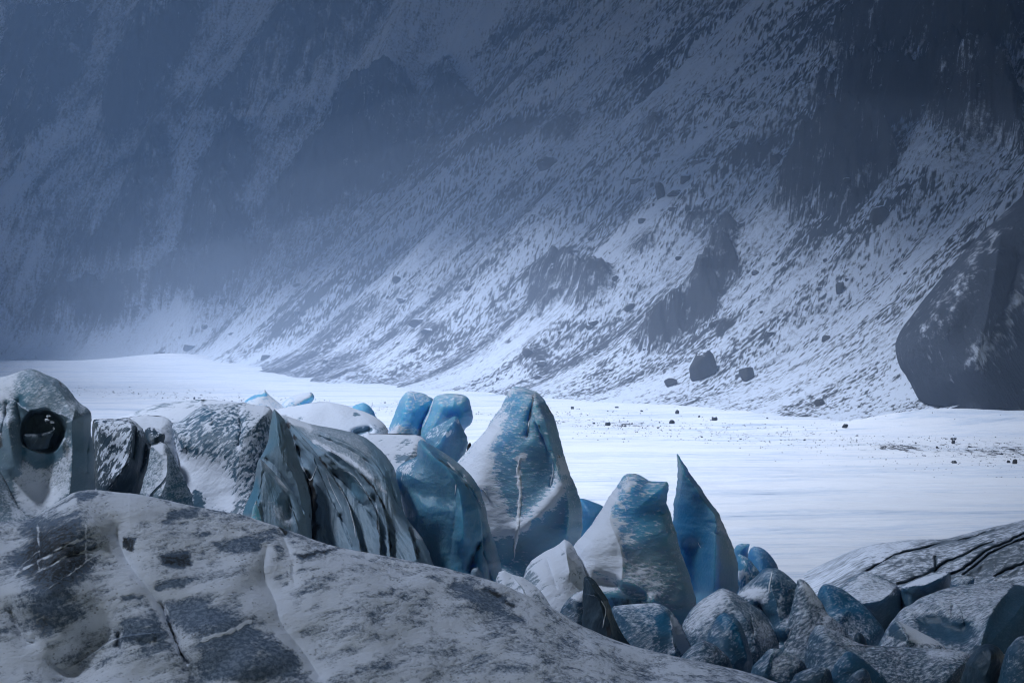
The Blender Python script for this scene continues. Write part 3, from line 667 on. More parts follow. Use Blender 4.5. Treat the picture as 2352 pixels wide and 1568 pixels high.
# the folded grey serac: one thing, its flank and its standing ribs are parts
root = bpy.data.objects.new('folded_serac', None); COL.objects.link(root); root.location = ((700/1.867+900)/SRC/FP*49.5-CX/FP*49.5, 49.5, 0)
root['org'] = [float(x) for x in root.location]
tag(root, 'broad grey ice mass folded into dark-streaked drooping ribs', S)
o = relief('folded_flank', 'b', [(180,1300),(200,800),(235,420),(262,300),(300,290),(340,302),(420,330),(520,360),(640,380),(760,405),(840,430),(900,460),(970,520),(1040,590),(1085,680),(1105,770),(1130,900),(1150,985),(1200,1060),(1260,1130),(1310,1220),(1350,1330),(1380,1450)],
    50.0, 1.6, M['fold'], parent=root, Rf=0.6, lean=1.15, back=0.6,
    ridges=[('v', [(300,290),(350,400),(400,500),(440,640),(480,760),(510,900),(500,1050),(490,1150)], -0.55, 26), ('f', [(860,1260),(825,1120),(790,1000),(760,890),(690,780),(620,680),(530,550),(440,450)], 0.70, 70),
            ('f', [(985,1280),(985,1100),(960,980),(920,890),(860,800),(780,700),(690,640),(600,560)], 0.59, 60), ('f', [(1055,1270),(1040,1080),(1010,950),(960,830),(880,720),(790,640),(640,540)], 0.56, 55),
            ('f', [(1240,1300),(1210,1160),(1180,1060),(1100,920),(1050,800),(990,680),(900,570),(760,480),(620,420)], 0.59, 70), ('f', [(800,1250),(760,1110),(690,980),(620,840),(560,700),(520,600)], 0.22, 26),
            ('v', [(560,440),(700,500),(850,580),(960,680),(1060,830),(1110,930)], -0.14, 14), ('v', [(840,440),(960,560),(1040,700),(1090,850)], -0.16, 16), ('v', [(700,1000),(740,1100),(785,1215)], -0.25, 12),
            ('v', [(860,930),(930,1010),(980,1120)], -0.18, 12), ('v', [(660,700),(760,800),(830,900),(900,940)], -0.2, 14), ('g', [(600,1150),(640,1240)], -0.2, 60), ('v', [(930,860),(1000,1000),(1030,1150),(1040,1250)], -0.16, 10)],
    paint=[('snow', 'poly', [(330,300),(840,425),(880,470),(940,560),(900,640),(1000,760),(980,800),(830,690),(700,620),(560,540),(440,450)], 0.24, 40), ('snow', 'line', [(520,480),(640,540),(760,600),(880,690),(980,790),(1060,880),(1130,960)], 0.34, 16),
           ('snow', 'line', [(300,300),(380,330),(500,370)], 0.4, 30), ('snow', 'line', [(590,640),(640,780),(700,930),(730,980)], 0.2, 12), ('snow', 'line', [(700,800),(760,920),(800,1080)], 0.42, 9), ('snow', 'line', [(1160,1000),(1240,1120),(1290,1200)], 0.35, 22),
           ('tint', 'poly', [(720,690),(790,720),(880,850),(860,900),(790,850)], 0.5, 25), ('tint', 'poly', [(860,450),(1000,560),(1100,800),(1140,980),(1060,850)], 0.25, 40), ('tint', 'poly', [(480,470),(570,490),(600,530),(520,520)], 0.5, 16),
           ('dirt_shade', 'line', [(310,300),(360,410),(410,540),(460,680),(500,860),(510,1000),(500,1180)], 0.71, 28), ('dirt_shade', 'line', [(480,780),(540,1000),(540,1180)], 0.46, 52), ('dirt_shade', 'line', [(560,590),(660,730),(740,860),(780,1000),(820,1120),(850,1240)], 0.56, 16),
           ('dirt_shade', 'line', [(780,700),(880,840),(950,970),(975,1110),(980,1260)], 0.51, 13), ('dirt_shade', 'line', [(850,700),(960,830),(1020,960),(1045,1080),(1055,1260)], 0.61, 13), ('dirt_shade', 'line', [(1190,1080),(1225,1180),(1250,1280)], 0.61, 20),
           ('dirt_shade', 'line', [(590,500),(600,520)], 0.81, 11), ('dirt_shade', 'line', [(520,600),(500,760)], 0.41, 20), ('dirt_shade', 'poly', [(1180,1100),(1300,1200),(1340,1330),(1230,1300)], 0.25, 20)],
    base=dict(snow=-0.05, tint=0.15), rough=(0.05, 0.45), stretch=(1.5, 1, 0.7), res=1.3, ribs=(11, 0.12, 0.06))
for pts, w in (([(340,400),(360,450),(385,500),(395,560)], 7), ([(430,640),(460,700),(490,760),(520,700),(540,640)], 5), ([(690,780),(730,850),(770,940),(800,1060),(810,1150)], 6), ([(600,690),(640,800),(690,900),(720,960)], 4), ([(720,680),(770,690),(840,760),(900,860),(930,890)], 5), ([(950,900),(970,1000),(975,1120)], 4)):
    seam(o, pts, w, M['snow'], 0.035)
relief('rib', 'b', [(60,1250),(110,760),(130,600),(170,540),(200,450),(215,350),(225,280),(238,248),(262,268),(300,305),(335,370),(365,440),(390,520),(410,600),(445,690),(470,770),(490,860),(505,960),(500,1060),(500,1200)],
    49.2, 0.85, M['fold'], parent=root, p=1.7, lean=0.45, back=0.8,
    ridges=[('v', [(240,255),(250,400),(270,520),(330,640),(390,750),(430,900),(470,1050)], 0.35, 60), ('v', [(180,590),(260,660),(320,760),(380,840),(430,960)], -0.3, 30)],
    paint=[('tint', 'poly', [(220,280),(270,300),(280,480),(200,560),(140,600),(190,480)], 0.45, 30), ('dirt_shade', 'line', [(160,590),(240,640),(310,740)], 0.4, 22), ('dirt_shade', 'line', [(420,700),(470,860),(490,1000)], 0.45, 16), ('snow', 'line', [(260,560),(340,620),(440,700)], 0.15, 30)], base=dict(snow=0.05, tint=0.2), stretch=(1.5, 1, .7), ribs=(4, 0.06, 0.06))
o = relief('rib', 'b', [(-20,1150),(20,960),(80,840),(105,740),(118,640),(135,592),(160,608),(220,670),(290,750),(350,830),(400,890),(440,960),(465,1040),(480,1140),(490,1250)],
    48.0, 0.75, M['fold'], parent=root, p=1.6, lean=0.4, back=0.8,
    ridges=[('v', [(137,600),(150,720),(140,860),(120,980)], 0.3, 40), ('v', [(160,690),(150,760),(135,880)], -0.15, 14), ('g', [(330,880),(350,1000)], -0.3, 36), ('f', [(420,1100),(370,950),(330,870)], 0.15, 30)],
    paint=[('dirt_shade', 'line', [(165,690),(155,740)], 0.55, 26), ('dirt_shade', 'line', [(300,820),(340,900),(355,980)], 0.45, 28), ('tint', 'poly', [(0,980),(70,830),(120,720),(140,800),(130,980)], 0.7, 16), ('snow', 'line', [(140,600),(220,690),(330,810)], 0.25, 22),
           ('snow', 'poly', [(180,880),(280,920),(380,1020),(360,1100),(250,1040)], 0.26, 40), ('tint', 'line', [(230,760),(260,900)], 0.3, 50)], base=dict(snow=0.05, tint=0.2), stretch=(1.5, 1, .7), ribs=(4, 0.06, 0.06))
relief('ice_sliver', 'b', [(60,1080),(80,980),(108,890),(118,888),(130,940),(145,1010),(155,1080)], 47.0, 0.2, M['pale'], 'thin pale ice sliver at the left foot of the folded mass', S, p=1.3, base=dict(snow=0.3, tint=0.1))
# ------------------------------------------------------------------ left group
relief('frosted_mound', 'a', [(1150,1400),(1290,900),(1390,690),(1420,560),(1480,540),(1540,525),(1620,450),(1700,402),(1760,388),(1800,393),(1900,384),(2000,378),(2060,384),(2150,400),(2230,405),(2275,420),(2300,480),(2320,700),(2340,1300)],
    55, 2.0, M['mound'], 'wide frost-speckled ice mound with a snow hollow and thin vertical seam', S, Rf=0.7, lean=0.8,
    ridges=[('v', [(1795,395),(1785,480),(1780,560)], -0.15, 12), ('v', [(2020,385),(2010,480),(2030,600),(2000,740)], -0.2, 16), ('g', [(1560,900),(1750,1000),(1850,1150)], -0.7, 260), ('v', [(2060,390),(2060,560),(2020,760),(1990,1000),(1960,1250)], 0.12, 120), ('v', [(1430,560),(1500,640),(1540,760)], 0.3, 70)],
    paint=[('snow', 'poly', [(1615,1130),(1640,1105),(1700,1125),(1735,1200),(1720,1270),(1620,1250)], -0.8, 20), ('snow', 'poly', [(1380,680),(1470,740),(1560,830),(1740,850),(1900,960),(1960,1100),(1930,1260),(1600,1250),(1480,1000)], 0.5, 70), ('snow', 'poly', [(2050,380),(2290,410),(2280,500),(2150,480)], 0.4, 40), ('snow', 'poly', [(1600,440),(2060,380),(2080,640),(1900,780),(1560,760),(1500,600)], -0.10, 40),  # first patch: shade of a gap painted as bare ice, nothing hollowed there
           ('dirt_shade', 'line', [(2015,400),(2010,560),(2030,640)], 0.35, 22), ('tint', 'poly', [(1600,440),(1800,390),(1780,520),(1640,560)], 0.35, 40)], base=dict(snow=0.42, tint=0.4))
relief('snow_hummock', 'a', [(700,700),(900,545),(1000,505),(1090,478),(1200,428),(1330,388),(1500,366),(1650,352),(1740,352),(1900,365),(2100,385),(2300,440),(2500,600)],
    61, 3.0, M['drift'], 'low smooth snow hummock behind the frost-speckled mound', 'snow hummock', Rf=0.8, lean=1.5,
    paint=[('snow', 'line', [(1150,460),(1350,400),(1700,370)], -0.22, 40)], base=dict(snow=0.42, tint=0.2), rough=(0.03, 0.7))
o = relief('snow_dome', 'b', [(-50,520),(60,330),(200,262),(280,245),(400,225),(500,203),(620,198),(740,222),(810,250),(870,265),(950,305),(1005,345),(1040,400),(1075,500),(1110,620),(1125,800)],
    64, 3.0, M['drift'], 'smooth white snow dome behind the folded mass, beside the split blue pair', 'snow dome', Rf=0.8, lean=1.0,
    ridges=[('g', [(810,420),(900,400)], -0.4, 30), ('v', [(900,330),(960,400),(1020,440)], 0.2, 50)],
    paint=[('snow', 'line', [(810,420),(900,400)], -0.7, 22), ('snow', 'poly', [(900,360),(1010,350),(1060,470),(940,440)], -0.2, 30), ('snow', 'line', [(300,330),(440,300)], -0.25, 40), ('snow', 'line', [(800,290),(830,290)], -0.5, 14)], base=dict(snow=0.55, tint=0.5), rough=(0.03, 0.7))
relief('snow_saddle', 'b', [(820,640),(850,440),(900,412),(960,440),(1040,425),(1140,420),(1230,425),(1290,450),(1330,520),(1350,640)], 57.5, 1.6, M['drift'],
    'snow saddle between the white dome and the ridged blue lump', 'snow drift', lean=1.2, paint=[('snow', 'line', [(1160,500),(1230,560)], -0.25, 60), ('snow', 'line', [(1110,590),(1160,590)], -0.4, 30)], base=dict(snow=0.42, tint=0.4))
relief('ice_hump', 'b', [(-40,270),(30,195),(60,172),(120,140),(155,134),(172,108),(185,130),(215,160),(280,205),(340,260)], 67, 0.8, M['pale'], 'low snowy ice hump with blue crescent edge, far left behind the mounds', S, lean=0.8,
    paint=[('snow', 'line', [(40,185),(110,155),(180,150)], -0.5, 12)], base=dict(snow=0.42, tint=0.6), base_z=1.0)
relief('ice_boulder', 'b', [(270,250),(300,200),(350,162),(420,142),(480,132),(505,132),(520,160),(516,190),(482,225),(450,250)], 67.5, 0.8, M['pale'], 'snow-capped ice boulder with blue underside on the far snow dome', S, lean=0.5, flare=-0.3,
    paint=[('snow', 'line', [(440,232),(490,215),(515,180)], -0.55, 16), ('tint', 'line', [(440,232),(515,190)], 0.4, 20)], base=dict(snow=0.38, tint=0.4), base_z=1.5)
relief('ice_remnant', 'b', [(760,290),(782,232),(830,212),(860,203),(885,212),(922,248),(955,305),(980,350)], 67, 0.7, M['pale'], 'small crumbly blue ice remnant beside the snow dome', S, lean=0.3, jag=2.2, base=dict(snow=0.08, tint=0.5), base_z=1.0)

relief('frosted_cone', 'a', [(1130,1300),(1190,1080),(1240,920),(1265,760),(1275,715),(1300,740),(1345,708),(1385,715),(1430,770),(1480,880),(1540,990),(1590,1100),(1620,1220),(1640,1350)],
    49.6, 0.7, M['cave'], 'small frosted ice cone with ragged tip at the foot of the wide mound', S, p=1.5, lean=0.3, jag=1.8,
    ridges=[('v', [(1365,712),(1410,830),(1400,960),(1390,1060),(1350,1160)], 0.3, 60), ('f', [(1260,1160),(1340,1080),(1400,1000)], 0.12, 20)],
    paint=[('snow', 'poly', [(1270,720),(1390,715),(1420,860),(1360,1060),(1250,1160),(1180,1160)], 0.16, 30), ('snow', 'line', [(1400,850),(1400,1000),(1370,1160)], 0.3, 30), ('tint', 'poly', [(1420,960),(1560,1050),(1620,1220),(1400,1200)], 0.4, 40)], base=dict(snow=0.24, tint=0.35))

o = relief('dark_block', 'g', [(800,1350),(838,900),(846,700),(845,545),(870,515),(960,512),(1080,520),(1120,505),(1180,502),(1230,530),(1270,560),(1320,620),(1345,700),(1380,760),(1390,850),(1370,1000),(1340,1200),(1330,1350)],
    53, 1.2, M['dark'], 'dark ice block speckled with snow, right of the cave block', S, Rf=0.55, lean=0.35,
    ridges=[('v', [(1200,515),(1210,650),(1200,800),(1180,920),(1080,1060)], 0.4, 70), ('v', [(1250,600),(1240,760),(1225,860)], -0.18, 14), ('f', [(1060,1070),(1150,960),(1200,820),(1215,640)], 0.2, 40), ('v', [(1345,700),(1330,850),(1290,1000)], -0.3, 24)],
    paint=[('snow', 'poly', [(860,640),(900,520),(1190,510),(1210,620),(1190,900),(1060,1060),(880,1100),(880,800)], 0.18, 30), ('snow', 'line', [(1210,580),(1215,680),(1195,820),(1170,950),(1080,1060)], 0.35, 16), ('snow', 'line', [(1200,520),(1270,560),(1320,650)], 0.3, 26),
           ('snow', 'poly', [(1230,680),(1330,700),(1330,900),(1280,1200),(1060,1200),(1090,1080),(1200,940)], -0.42, 20)], base=dict(snow=0.16, tint=0.3))
relief('dark_nub', 'g', [(1270,1000),(1290,800),(1320,620),(1370,588),(1440,600),(1500,630),(1524,660),(1512,720),(1480,800),(1460,950)], 54.2, 0.7, M['dark'], 'stubby grey ice nub with a white snow cap beside the dark speckled block', S, lean=0.6,
    paint=[('snow', 'line', [(1320,600),(1430,595),(1500,630)], 0.6, 30)], base=dict(snow=0.02, tint=0.3))
relief('snow_pillow', 'g', [(1060,720),(1120,560),(1180,500),(1250,490),(1350,481),(1450,484),(1530,500),(1585,545),(1620,700)], 56, 1.4, M['drift'], 'soft snow pillow above the stubby grey nub', 'snow drift', lean=1.2,
    paint=[('dirt_shade', 'line', [(1425,575),(1465,592)], 0.6, 10)], base=dict(snow=0.45, tint=0.3))

# the block with the cave
CAVE = [(205,640),(215,560),(240,500),(290,452),(330,458),(400,438),(480,455),(550,510),(585,590),(587,650),(560,720),(520,790),(450,812),(380,802),(280,775),(215,740)]
o = relief('cave_serac', 'g', [(-260,1600),(-240,300),(-160,170),(-60,140),(40,125),(100,108),(170,80),(230,63),(280,55),(340,68),(400,95),(470,125),(530,150),(600,205),(650,260),(700,330),(750,385),(800,410),(830,450),(840,510),(836,580),(832,660),(858,740),(875,840),(872,950),(872,1200),(860,1400)],
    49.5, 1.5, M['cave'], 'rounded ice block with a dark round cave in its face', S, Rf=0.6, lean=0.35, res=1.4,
    ridges=[('p', CAVE, -2.0, 26), ('v', [(700,400),(655,560),(668,760),(660,960),(640,1200)], 0.45, 110), ('v', [(300,70),(430,150),(560,260),(640,420)], 0.25, 90), ('f', [(560,470),(470,430),(380,425),(320,455),(250,440),(150,360)], 0.35, 60),
            ('v', [(200,960),(205,800),(190,600),(170,450),(150,370)], -0.30, 40), ('g', [(60,560),(110,800),(150,940)], 0.45, 70), ('g', [(400,900),(420,1100)], -0.55, 160), ('v', [(830,640),(805,800),(800,1000)], -0.3, 24), ('v', [(60,380),(40,520),(10,640)], -0.2, 20), ('v', [(540,170),(620,280),(700,400)], -0.15, 20)],
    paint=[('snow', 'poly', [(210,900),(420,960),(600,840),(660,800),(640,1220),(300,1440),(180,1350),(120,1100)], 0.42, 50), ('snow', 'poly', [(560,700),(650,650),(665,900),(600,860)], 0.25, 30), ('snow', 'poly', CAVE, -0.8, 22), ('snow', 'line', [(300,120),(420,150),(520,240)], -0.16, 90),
           ('snow', 'poly', [(-200,150),(120,110),(150,300),(60,600),(-100,800)], 0.24, 60), ('snow', 'poly', [(680,650),(840,640),(880,1000),(860,1300),(650,1260),(675,900)], -0.42, 30), ('tint', 'poly', [(140,180),(280,120),(330,300),(220,420),(140,340)], 0.55, 40), ('tint', 'poly', [(650,650),(840,600),(860,900),(660,1000)], 0.25, 50),
           ('tint', 'line', [(220,820),(330,930),(480,860),(540,760)], 0.4, 50), ('snow', 'line', [(230,840),(340,940),(470,880)], -0.3, 50), ('dirt_shade', 'poly', CAVE, 0.42, 10), ('dirt_shade', 'line', [(540,170),(580,230)], 0.6, 16), ('dirt_shade', 'line', [(70,300),(40,520),(10,650)], 0.3, 14), ('dirt_shade', 'line', [(-10,680),(0,760)], 0.5, 50)],  # cave outline also darkened in colour, shade painted into the recess
    base=dict(snow=0.12, tint=0.3), rough=(0.04, 0.35))
cave = o
def clump(body, k, pts, D, T, mat, name, base):
    return relief(name, k, pts, D, T, mat, parent=body, base=base, base_z=3, bottom=max(p[1] for p in pts)+6, rough=(0.03, 0.3), flare=-0.5)
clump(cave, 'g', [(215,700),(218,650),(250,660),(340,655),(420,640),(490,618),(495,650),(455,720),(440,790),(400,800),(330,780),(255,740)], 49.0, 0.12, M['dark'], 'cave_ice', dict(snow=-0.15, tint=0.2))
for pts in ([(425,490),(432,480),(455,480),(468,488),(462,496),(440,496)], [(408,520),(420,511),(440,514),(458,525),(450,534),(425,532)], [(455,540),(468,530),(490,535),(502,548),(492,558),(470,555)], [(482,598),(490,588),(503,595),(505,608),(495,616)]):
    clump(cave, 'g', pts, 48.6, 0.08, M['snow'], 'snow_clump', dict(snow=0.6))
relief('ice_slab', 'g', [(-260,1600),(-220,900),(-100,905),(-40,945),(0,990),(60,1110),(110,1220),(160,1310),(210,1370),(290,1440),(330,1500)], 47.8, 0.8, M['cave'], 'rimed ice slab at the left picture edge, under the cave block', S, p=1.6, lean=0.5,
    ridges=[('v', [(0,990),(60,1110),(130,1260),(205,1365)], -0.2, 10)], paint=[('dirt_shade', 'line', [(5,1000),(60,1115),(110,1225),(160,1315),(200,1362)], 0.7, 9), ('snow', 'line', [(60,1200),(160,1380)], 0.3, 40)], base=dict(snow=0.10, tint=0.15))

# ------------------------------------------------------------------ right group
Q = 'ice block'
relief('ice_chip', 'f', [(280,420),(288,300),(310,270),(345,258),(372,264),(398,260),(404,270),(395,300),(388,345),(392,440)], 58, 0.5, M['teal'], 'small ragged-topped blue chip right of the pointed spike', Q, p=1.55, jag=1.6, base=dict(snow=0.10, tint=0.7), facet=0.25, flare=0.22)
relief('ice_dome', 'f', [(370,520),(385,360),(400,300),(430,278),(470,282),(520,310),(560,350),(585,390),(605,435),(625,520)], 57, 0.8, M['spike'], 'smooth blue rounded dome, rightmost of the small ones beside the spike', Q, p=1.55, lean=0.3, base=dict(snow=0.13, tint=0.75), facet=0.25, flare=0.22)
relief('ice_dome', 'f', [(290,700),(300,480),(312,345),(330,335),(350,342),(400,370),(440,420),(470,465),(495,560)], 55, 0.7, M['teal'], 'frost-dotted blue dome tucked against the right side of the spike', Q, p=1.55, lean=0.25, paint=[('snow', 'line', [(340,480),(400,540),(340,580)], 0.25, 50)], base=dict(snow=0.23, tint=0.75), facet=0.25, flare=0.22)
o = relief('ice_cone', 'f', [(270,720),(330,590),(400,530),(460,480),(500,440),(520,432),(560,440),(590,433),(640,460),(690,500),(740,550),(780,610),(820,680),(860,750),(900,820),(940,900),(960,1000),(980,1100)],
    50.5, 1.3, M['rough'], 'big grey-blue ice cone with a white seam below its tip', Q, p=1.5, lean=0.45,
    ridges=[('v', [(565,440),(545,560),(600,700),(620,860)], 0.3, 90), ('v', [(470,710),(540,800),(610,960)], -0.5, 40)],
    paint=[('snow', 'poly', [(300,620),(400,570),(520,580),(540,660),(500,700),(380,640)], 0.55, 26), ('tint', 'poly', [(480,440),(640,460),(760,600),(620,620),(500,520)], 0.4, 60), ('dirt_shade', 'line', [(480,700),(530,790),(560,830)], 0.5, 26), ('dirt_shade', 'line', [(650,760),(690,850)], 0.3, 40), ('snow', 'line', [(620,640),(615,760)], 0.4, 16), ('snow', 'poly', [(640,760),(860,780),(900,860),(700,960)], 0.22, 60)], base=dict(snow=0.13, tint=0.35), stretch=(1, 1, 2), facet=0.25, flare=0.22)
seam(o, [(562,448),(552,500),(540,560),(535,610)], 8, M['snow'], 0.05)
relief('snowy_dome', 'e', [(1390,1200),(1395,1000),(1402,850),(1430,780),(1500,690),(1570,630),(1640,590),(1690,555),(1730,543),(1790,560),(1860,600),(1930,650),(1990,690),(2040,740),(2080,800),(2130,860),(2160,920),(2180,1000),(2200,1080),(2210,1200)],
    47.5, 1.3, M['rough'], 'broad snow-dusted dome below the pointed spike', Q, lean=0.6, p=1.5,
    ridges=[('v', [(1740,548),(1800,640),(1900,760),(1980,900),(1990,1050)], 0.3, 80), ('v', [(1960,780),(1975,900),(1985,1000)], -0.1, 14)],
    paint=[('snow', 'poly', [(1400,850),(1560,640),(1730,545),(1800,600),(1700,720),(1560,860),(1440,900)], 0.30, 50), ('snow', 'poly', [(1960,800),(2080,820),(2160,960),(2100,1040),(2000,1000)], 0.25, 50), ('dirt_shade', 'line', [(1760,600),(1900,680)], 0.25, 30), ('dirt_shade', 'line', [(2100,960),(2170,1010)], 0.35, 40)], base=dict(snow=0.17, tint=0.25), facet=0.25, flare=0.22)
relief('blue_dome', 'e', [(1560,1250),(1590,1000),(1610,920),(1640,850),(1670,800),(1710,750),(1740,738),(1780,745),(1830,770),(1870,820),(1900,880),(1930,950),(1950,1020),(1970,1110),(1985,1250)],
    45.3, 0.8, M['rough'], 'blue-topped dome with frost blotches in front of the broad dusted dome', Q, p=1.45, lean=0.4, ridges=[('v', [(1780,745),(1870,850),(1910,980),(1930,1120)], 0.22, 50)],
    paint=[('tint', 'poly', [(1660,780),(1740,735),(1850,790),(1920,950),(1930,1100),(1780,900)], 0.6, 40), ('snow', 'line', [(1640,880),(1740,880),(1800,920)], 0.2, 50), ('snow', 'line', [(1900,880),(1960,1080)], 0.15, 20)], base=dict(snow=0.03, tint=0.4), facet=0.25, flare=0.22)
relief('mottled_lump', 'e', [(1350,1300),(1375,1120),(1440,1040),(1520,985),(1570,955),(1600,965),(1680,1000),(1720,1040),(1780,1090),(1820,1180),(1840,1300)], 43.8, 0.8, M['rough'], 'low dark mottled lump at the edge of the foreground snow, below the blue-topped dome', Q, p=1.55, lean=0.5,
    ridges=[('v', [(1400,1085),(1500,1000),(1580,960)], 0.1, 30)], paint=[('dirt_shade', 'poly', [(1420,1060),(1560,1000),(1640,1030),(1700,1120),(1560,1160)], 0.3, 40)], base=dict(snow=0.13, tint=0.1), facet=0.25, flare=0.22)
relief('slanted_block', 'e', [(800,1100),(830,800),(848,690),(900,680),(1000,672),(1100,665),(1180,662),(1240,672),(1290,700),(1330,740),(1380,810),(1420,880),(1450,960),(1480,1030),(1500,1150)],
    46.3, 1.0, M['rough'], 'low blue block with flat top and clean white right flank', Q, p=1.55, Rf=0.7, lean=0.5, ridges=[('v', [(1285,698),(1325,820),(1325,940),(1355,1060)], 0.3, 60)],
    paint=[('snow', 'poly', [(1320,760),(1360,790),(1440,940),(1480,1040),(1400,1070),(1335,980)], 0.65, 14), ('snow', 'poly', [(1200,760),(1290,740),(1320,950),(1250,1000)], -0.4, 30), ('tint', 'poly', [(1000,680),(1280,690),(1320,900),(1180,900)], 0.5, 50), ('snow', 'line', [(860,690),(1050,675),(1200,670)], 0.3, 20)], base=dict(snow=0.17, tint=0.4), facet=0.25, flare=0.22)
o = relief('dark_fin', 'e', [(590,1050),(606,800),(611,620),(613,500),(620,450),(650,446),(690,465),(730,510),(770,570),(800,620),(830,690),(860,770),(890,850),(930,920),(980,980),(1050,1060)],
    44.3, 0.5, M['dark'], 'dark upright blade with pale rounded tip, sunk in the lower centre', Q, p=1.5, lean=0.2,
    ridges=[('v', [(640,455),(700,560),(770,640),(800,720),(830,830),(840,920)], 0.2, 40), ('f', [(790,800),(760,680),(740,610),(640,590)], 0.08, 20)],
    paint=[('snow', 'poly', [(610,440),(700,460),(770,570),(740,600),(612,600)], 0.35, 12), ('dirt_shade', 'line', [(770,640),(810,740),(820,900)], 0.6, 30), ('snow', 'line', [(850,780),(900,900),(1000,1010)], 0.35, 18)], base=dict(snow=-0.36, tint=0.3, dirt_shade=0.1), facet=0.25, flare=0.22)
seam(o, [(755,640),(790,690),(795,740),(780,800),(770,860)], 8, M['snow'], 0.03)
relief('snow_wedge', 'e', [(400,900),(430,730),(450,680),(500,615),(530,585),(570,572),(620,560),(660,640),(680,900)], 45.6, 0.6, M['rough'], 'small snow wedge against the left side of the dark blade', Q, p=1.55, lean=0.5,
    paint=[('snow', 'poly', [(500,610),(620,560),(640,660),(560,640)], 0.5, 14), ('dirt_shade', 'poly', [(430,700),(510,640),(560,720),(450,760)], 0.4, 20)], base=dict(snow=0.10, tint=0.1), facet=0.25, flare=0.22)
relief('low_wedge', 'e', [(-160,900),(-80,420),(-20,400),(50,438),(110,445),(180,490),(250,540),(300,600),(345,680),(400,720),(450,850)], 47.8, 0.8, M['drift'], 'low grey-streaked snow wedge at the foot of the tall spire', Q, p=1.55, lean=0.7,
    ridges=[('f', [(200,660),(110,520),(50,440)], 0.2, 30), ('f', [(340,700),(270,600),(220,540)], 0.12, 26)], paint=[('dirt_shade', 'line', [(60,445),(130,540),(200,640)], 0.35, 14)], base=dict(snow=0.39, tint=0.1), facet=0.25, flare=0.22)
relief('ice_strip', 'f', [(700,700),(735,560),(738,520),(760,510),(790,520),(830,560),(860,600),(900,660),(940,730),(960,770),(1000,790),(1050,840),(1090,890),(1140,945),(1180,1000),(1200,1100)], 49.4, 0.7, M['rough'], 'long sloping grey ice strip behind the big cone', Q, p=1.6, lean=0.4,
    paint=[('snow', 'line', [(800,560),(880,680),(950,780)], 0.3, 30), ('dirt_shade', 'line', [(740,520),(800,580),(860,640)], 0.3, 26)], base=dict(snow=0.27, tint=0.05), facet=0.25, flare=0.22)
relief('frosted_whaleback', 'f', [(820,900),(870,680),(890,590),(920,550),(950,545),(1010,560),(1070,590),(1130,630),(1180,670),(1230,710),(1280,770),(1330,830),(1360,880),(1365,950),(1370,1050)], 51.5, 1.1, M['rough'], 'dark blue whaleback block flecked with frost, sloping down to the right', Q, lean=0.5, p=1.5,
    paint=[('tint', 'poly', [(880,600),(960,550),(1150,650),(1280,780),(1000,760)], 0.5, 50), ('snow', 'poly', [(980,760),(1200,800),(1300,960),(1100,960)], 0.2, 50)], base=dict(snow=0.05, tint=0.45), facet=0.25, flare=0.22)
relief('tilted_slab', 'f', [(960,760),(1030,590),(1060,550),(1110,510),(1170,475),(1230,460),(1290,475),(1350,500),(1410,530),(1450,560),(1480,600),(1495,680),(1490,760),(1440,850),(1400,950)], 54, 1.2, M['rough'], 'tilted slab with speckled snowy top and dark underside', Q, lean=0.9, p=1.5, 
    ridges=[('v', [(1455,565),(1380,630),(1330,670),(1210,690)], 0.6, 60)], paint=[('snow', 'poly', [(1030,590),(1230,460),(1450,560),(1330,665),(1200,685)], 0.25, 16), ('snow', 'poly', [(1200,700),(1340,680),(1490,640),(1480,760),(1350,900)], -0.5, 20), ('snow', 'line', [(1350,650),(1420,610)], 0.4, 20)], base=dict(snow=0.13, tint=0.15), facet=0.25, flare=0.22)
relief('long_block', 'f', [(1430,900),(1462,680),(1466,570),(1500,545),(1600,510),(1700,475),(1780,458),(1820,458),(1832,490),(1824,560),(1810,650),(1800,800)], 54.6, 0.8, M['rough'], 'long low block with white top and grey-green front face', Q, p=1.55, Rf=0.5, lean=0.7,
    ridges=[('v', [(1470,580),(1560,560),(1650,555),(1740,510),(1815,470)], 0.4, 50)], paint=[('snow', 'poly', [(1470,575),(1600,510),(1820,455),(1760,510),(1650,550),(1540,565)], 0.5, 10), ('snow', 'poly', [(1470,590),(1650,560),(1830,490),(1810,640),(1500,800)], -0.25, 14)], base=dict(snow=0.15, tint=0.15), facet=0.25, flare=0.22)
relief('ice_cobble', 'f', [(1810,680),(1826,530),(1860,500),(1920,490),(1980,492),(2005,510),(1995,560),(1980,680)], 54, 0.5, M['rough'], 'rounded grey cobble of ice right of the long low block', Q, p=1.55, lean=0.6, base=dict(snow=0.25, tint=0.3), facet=0.25, flare=0.22)
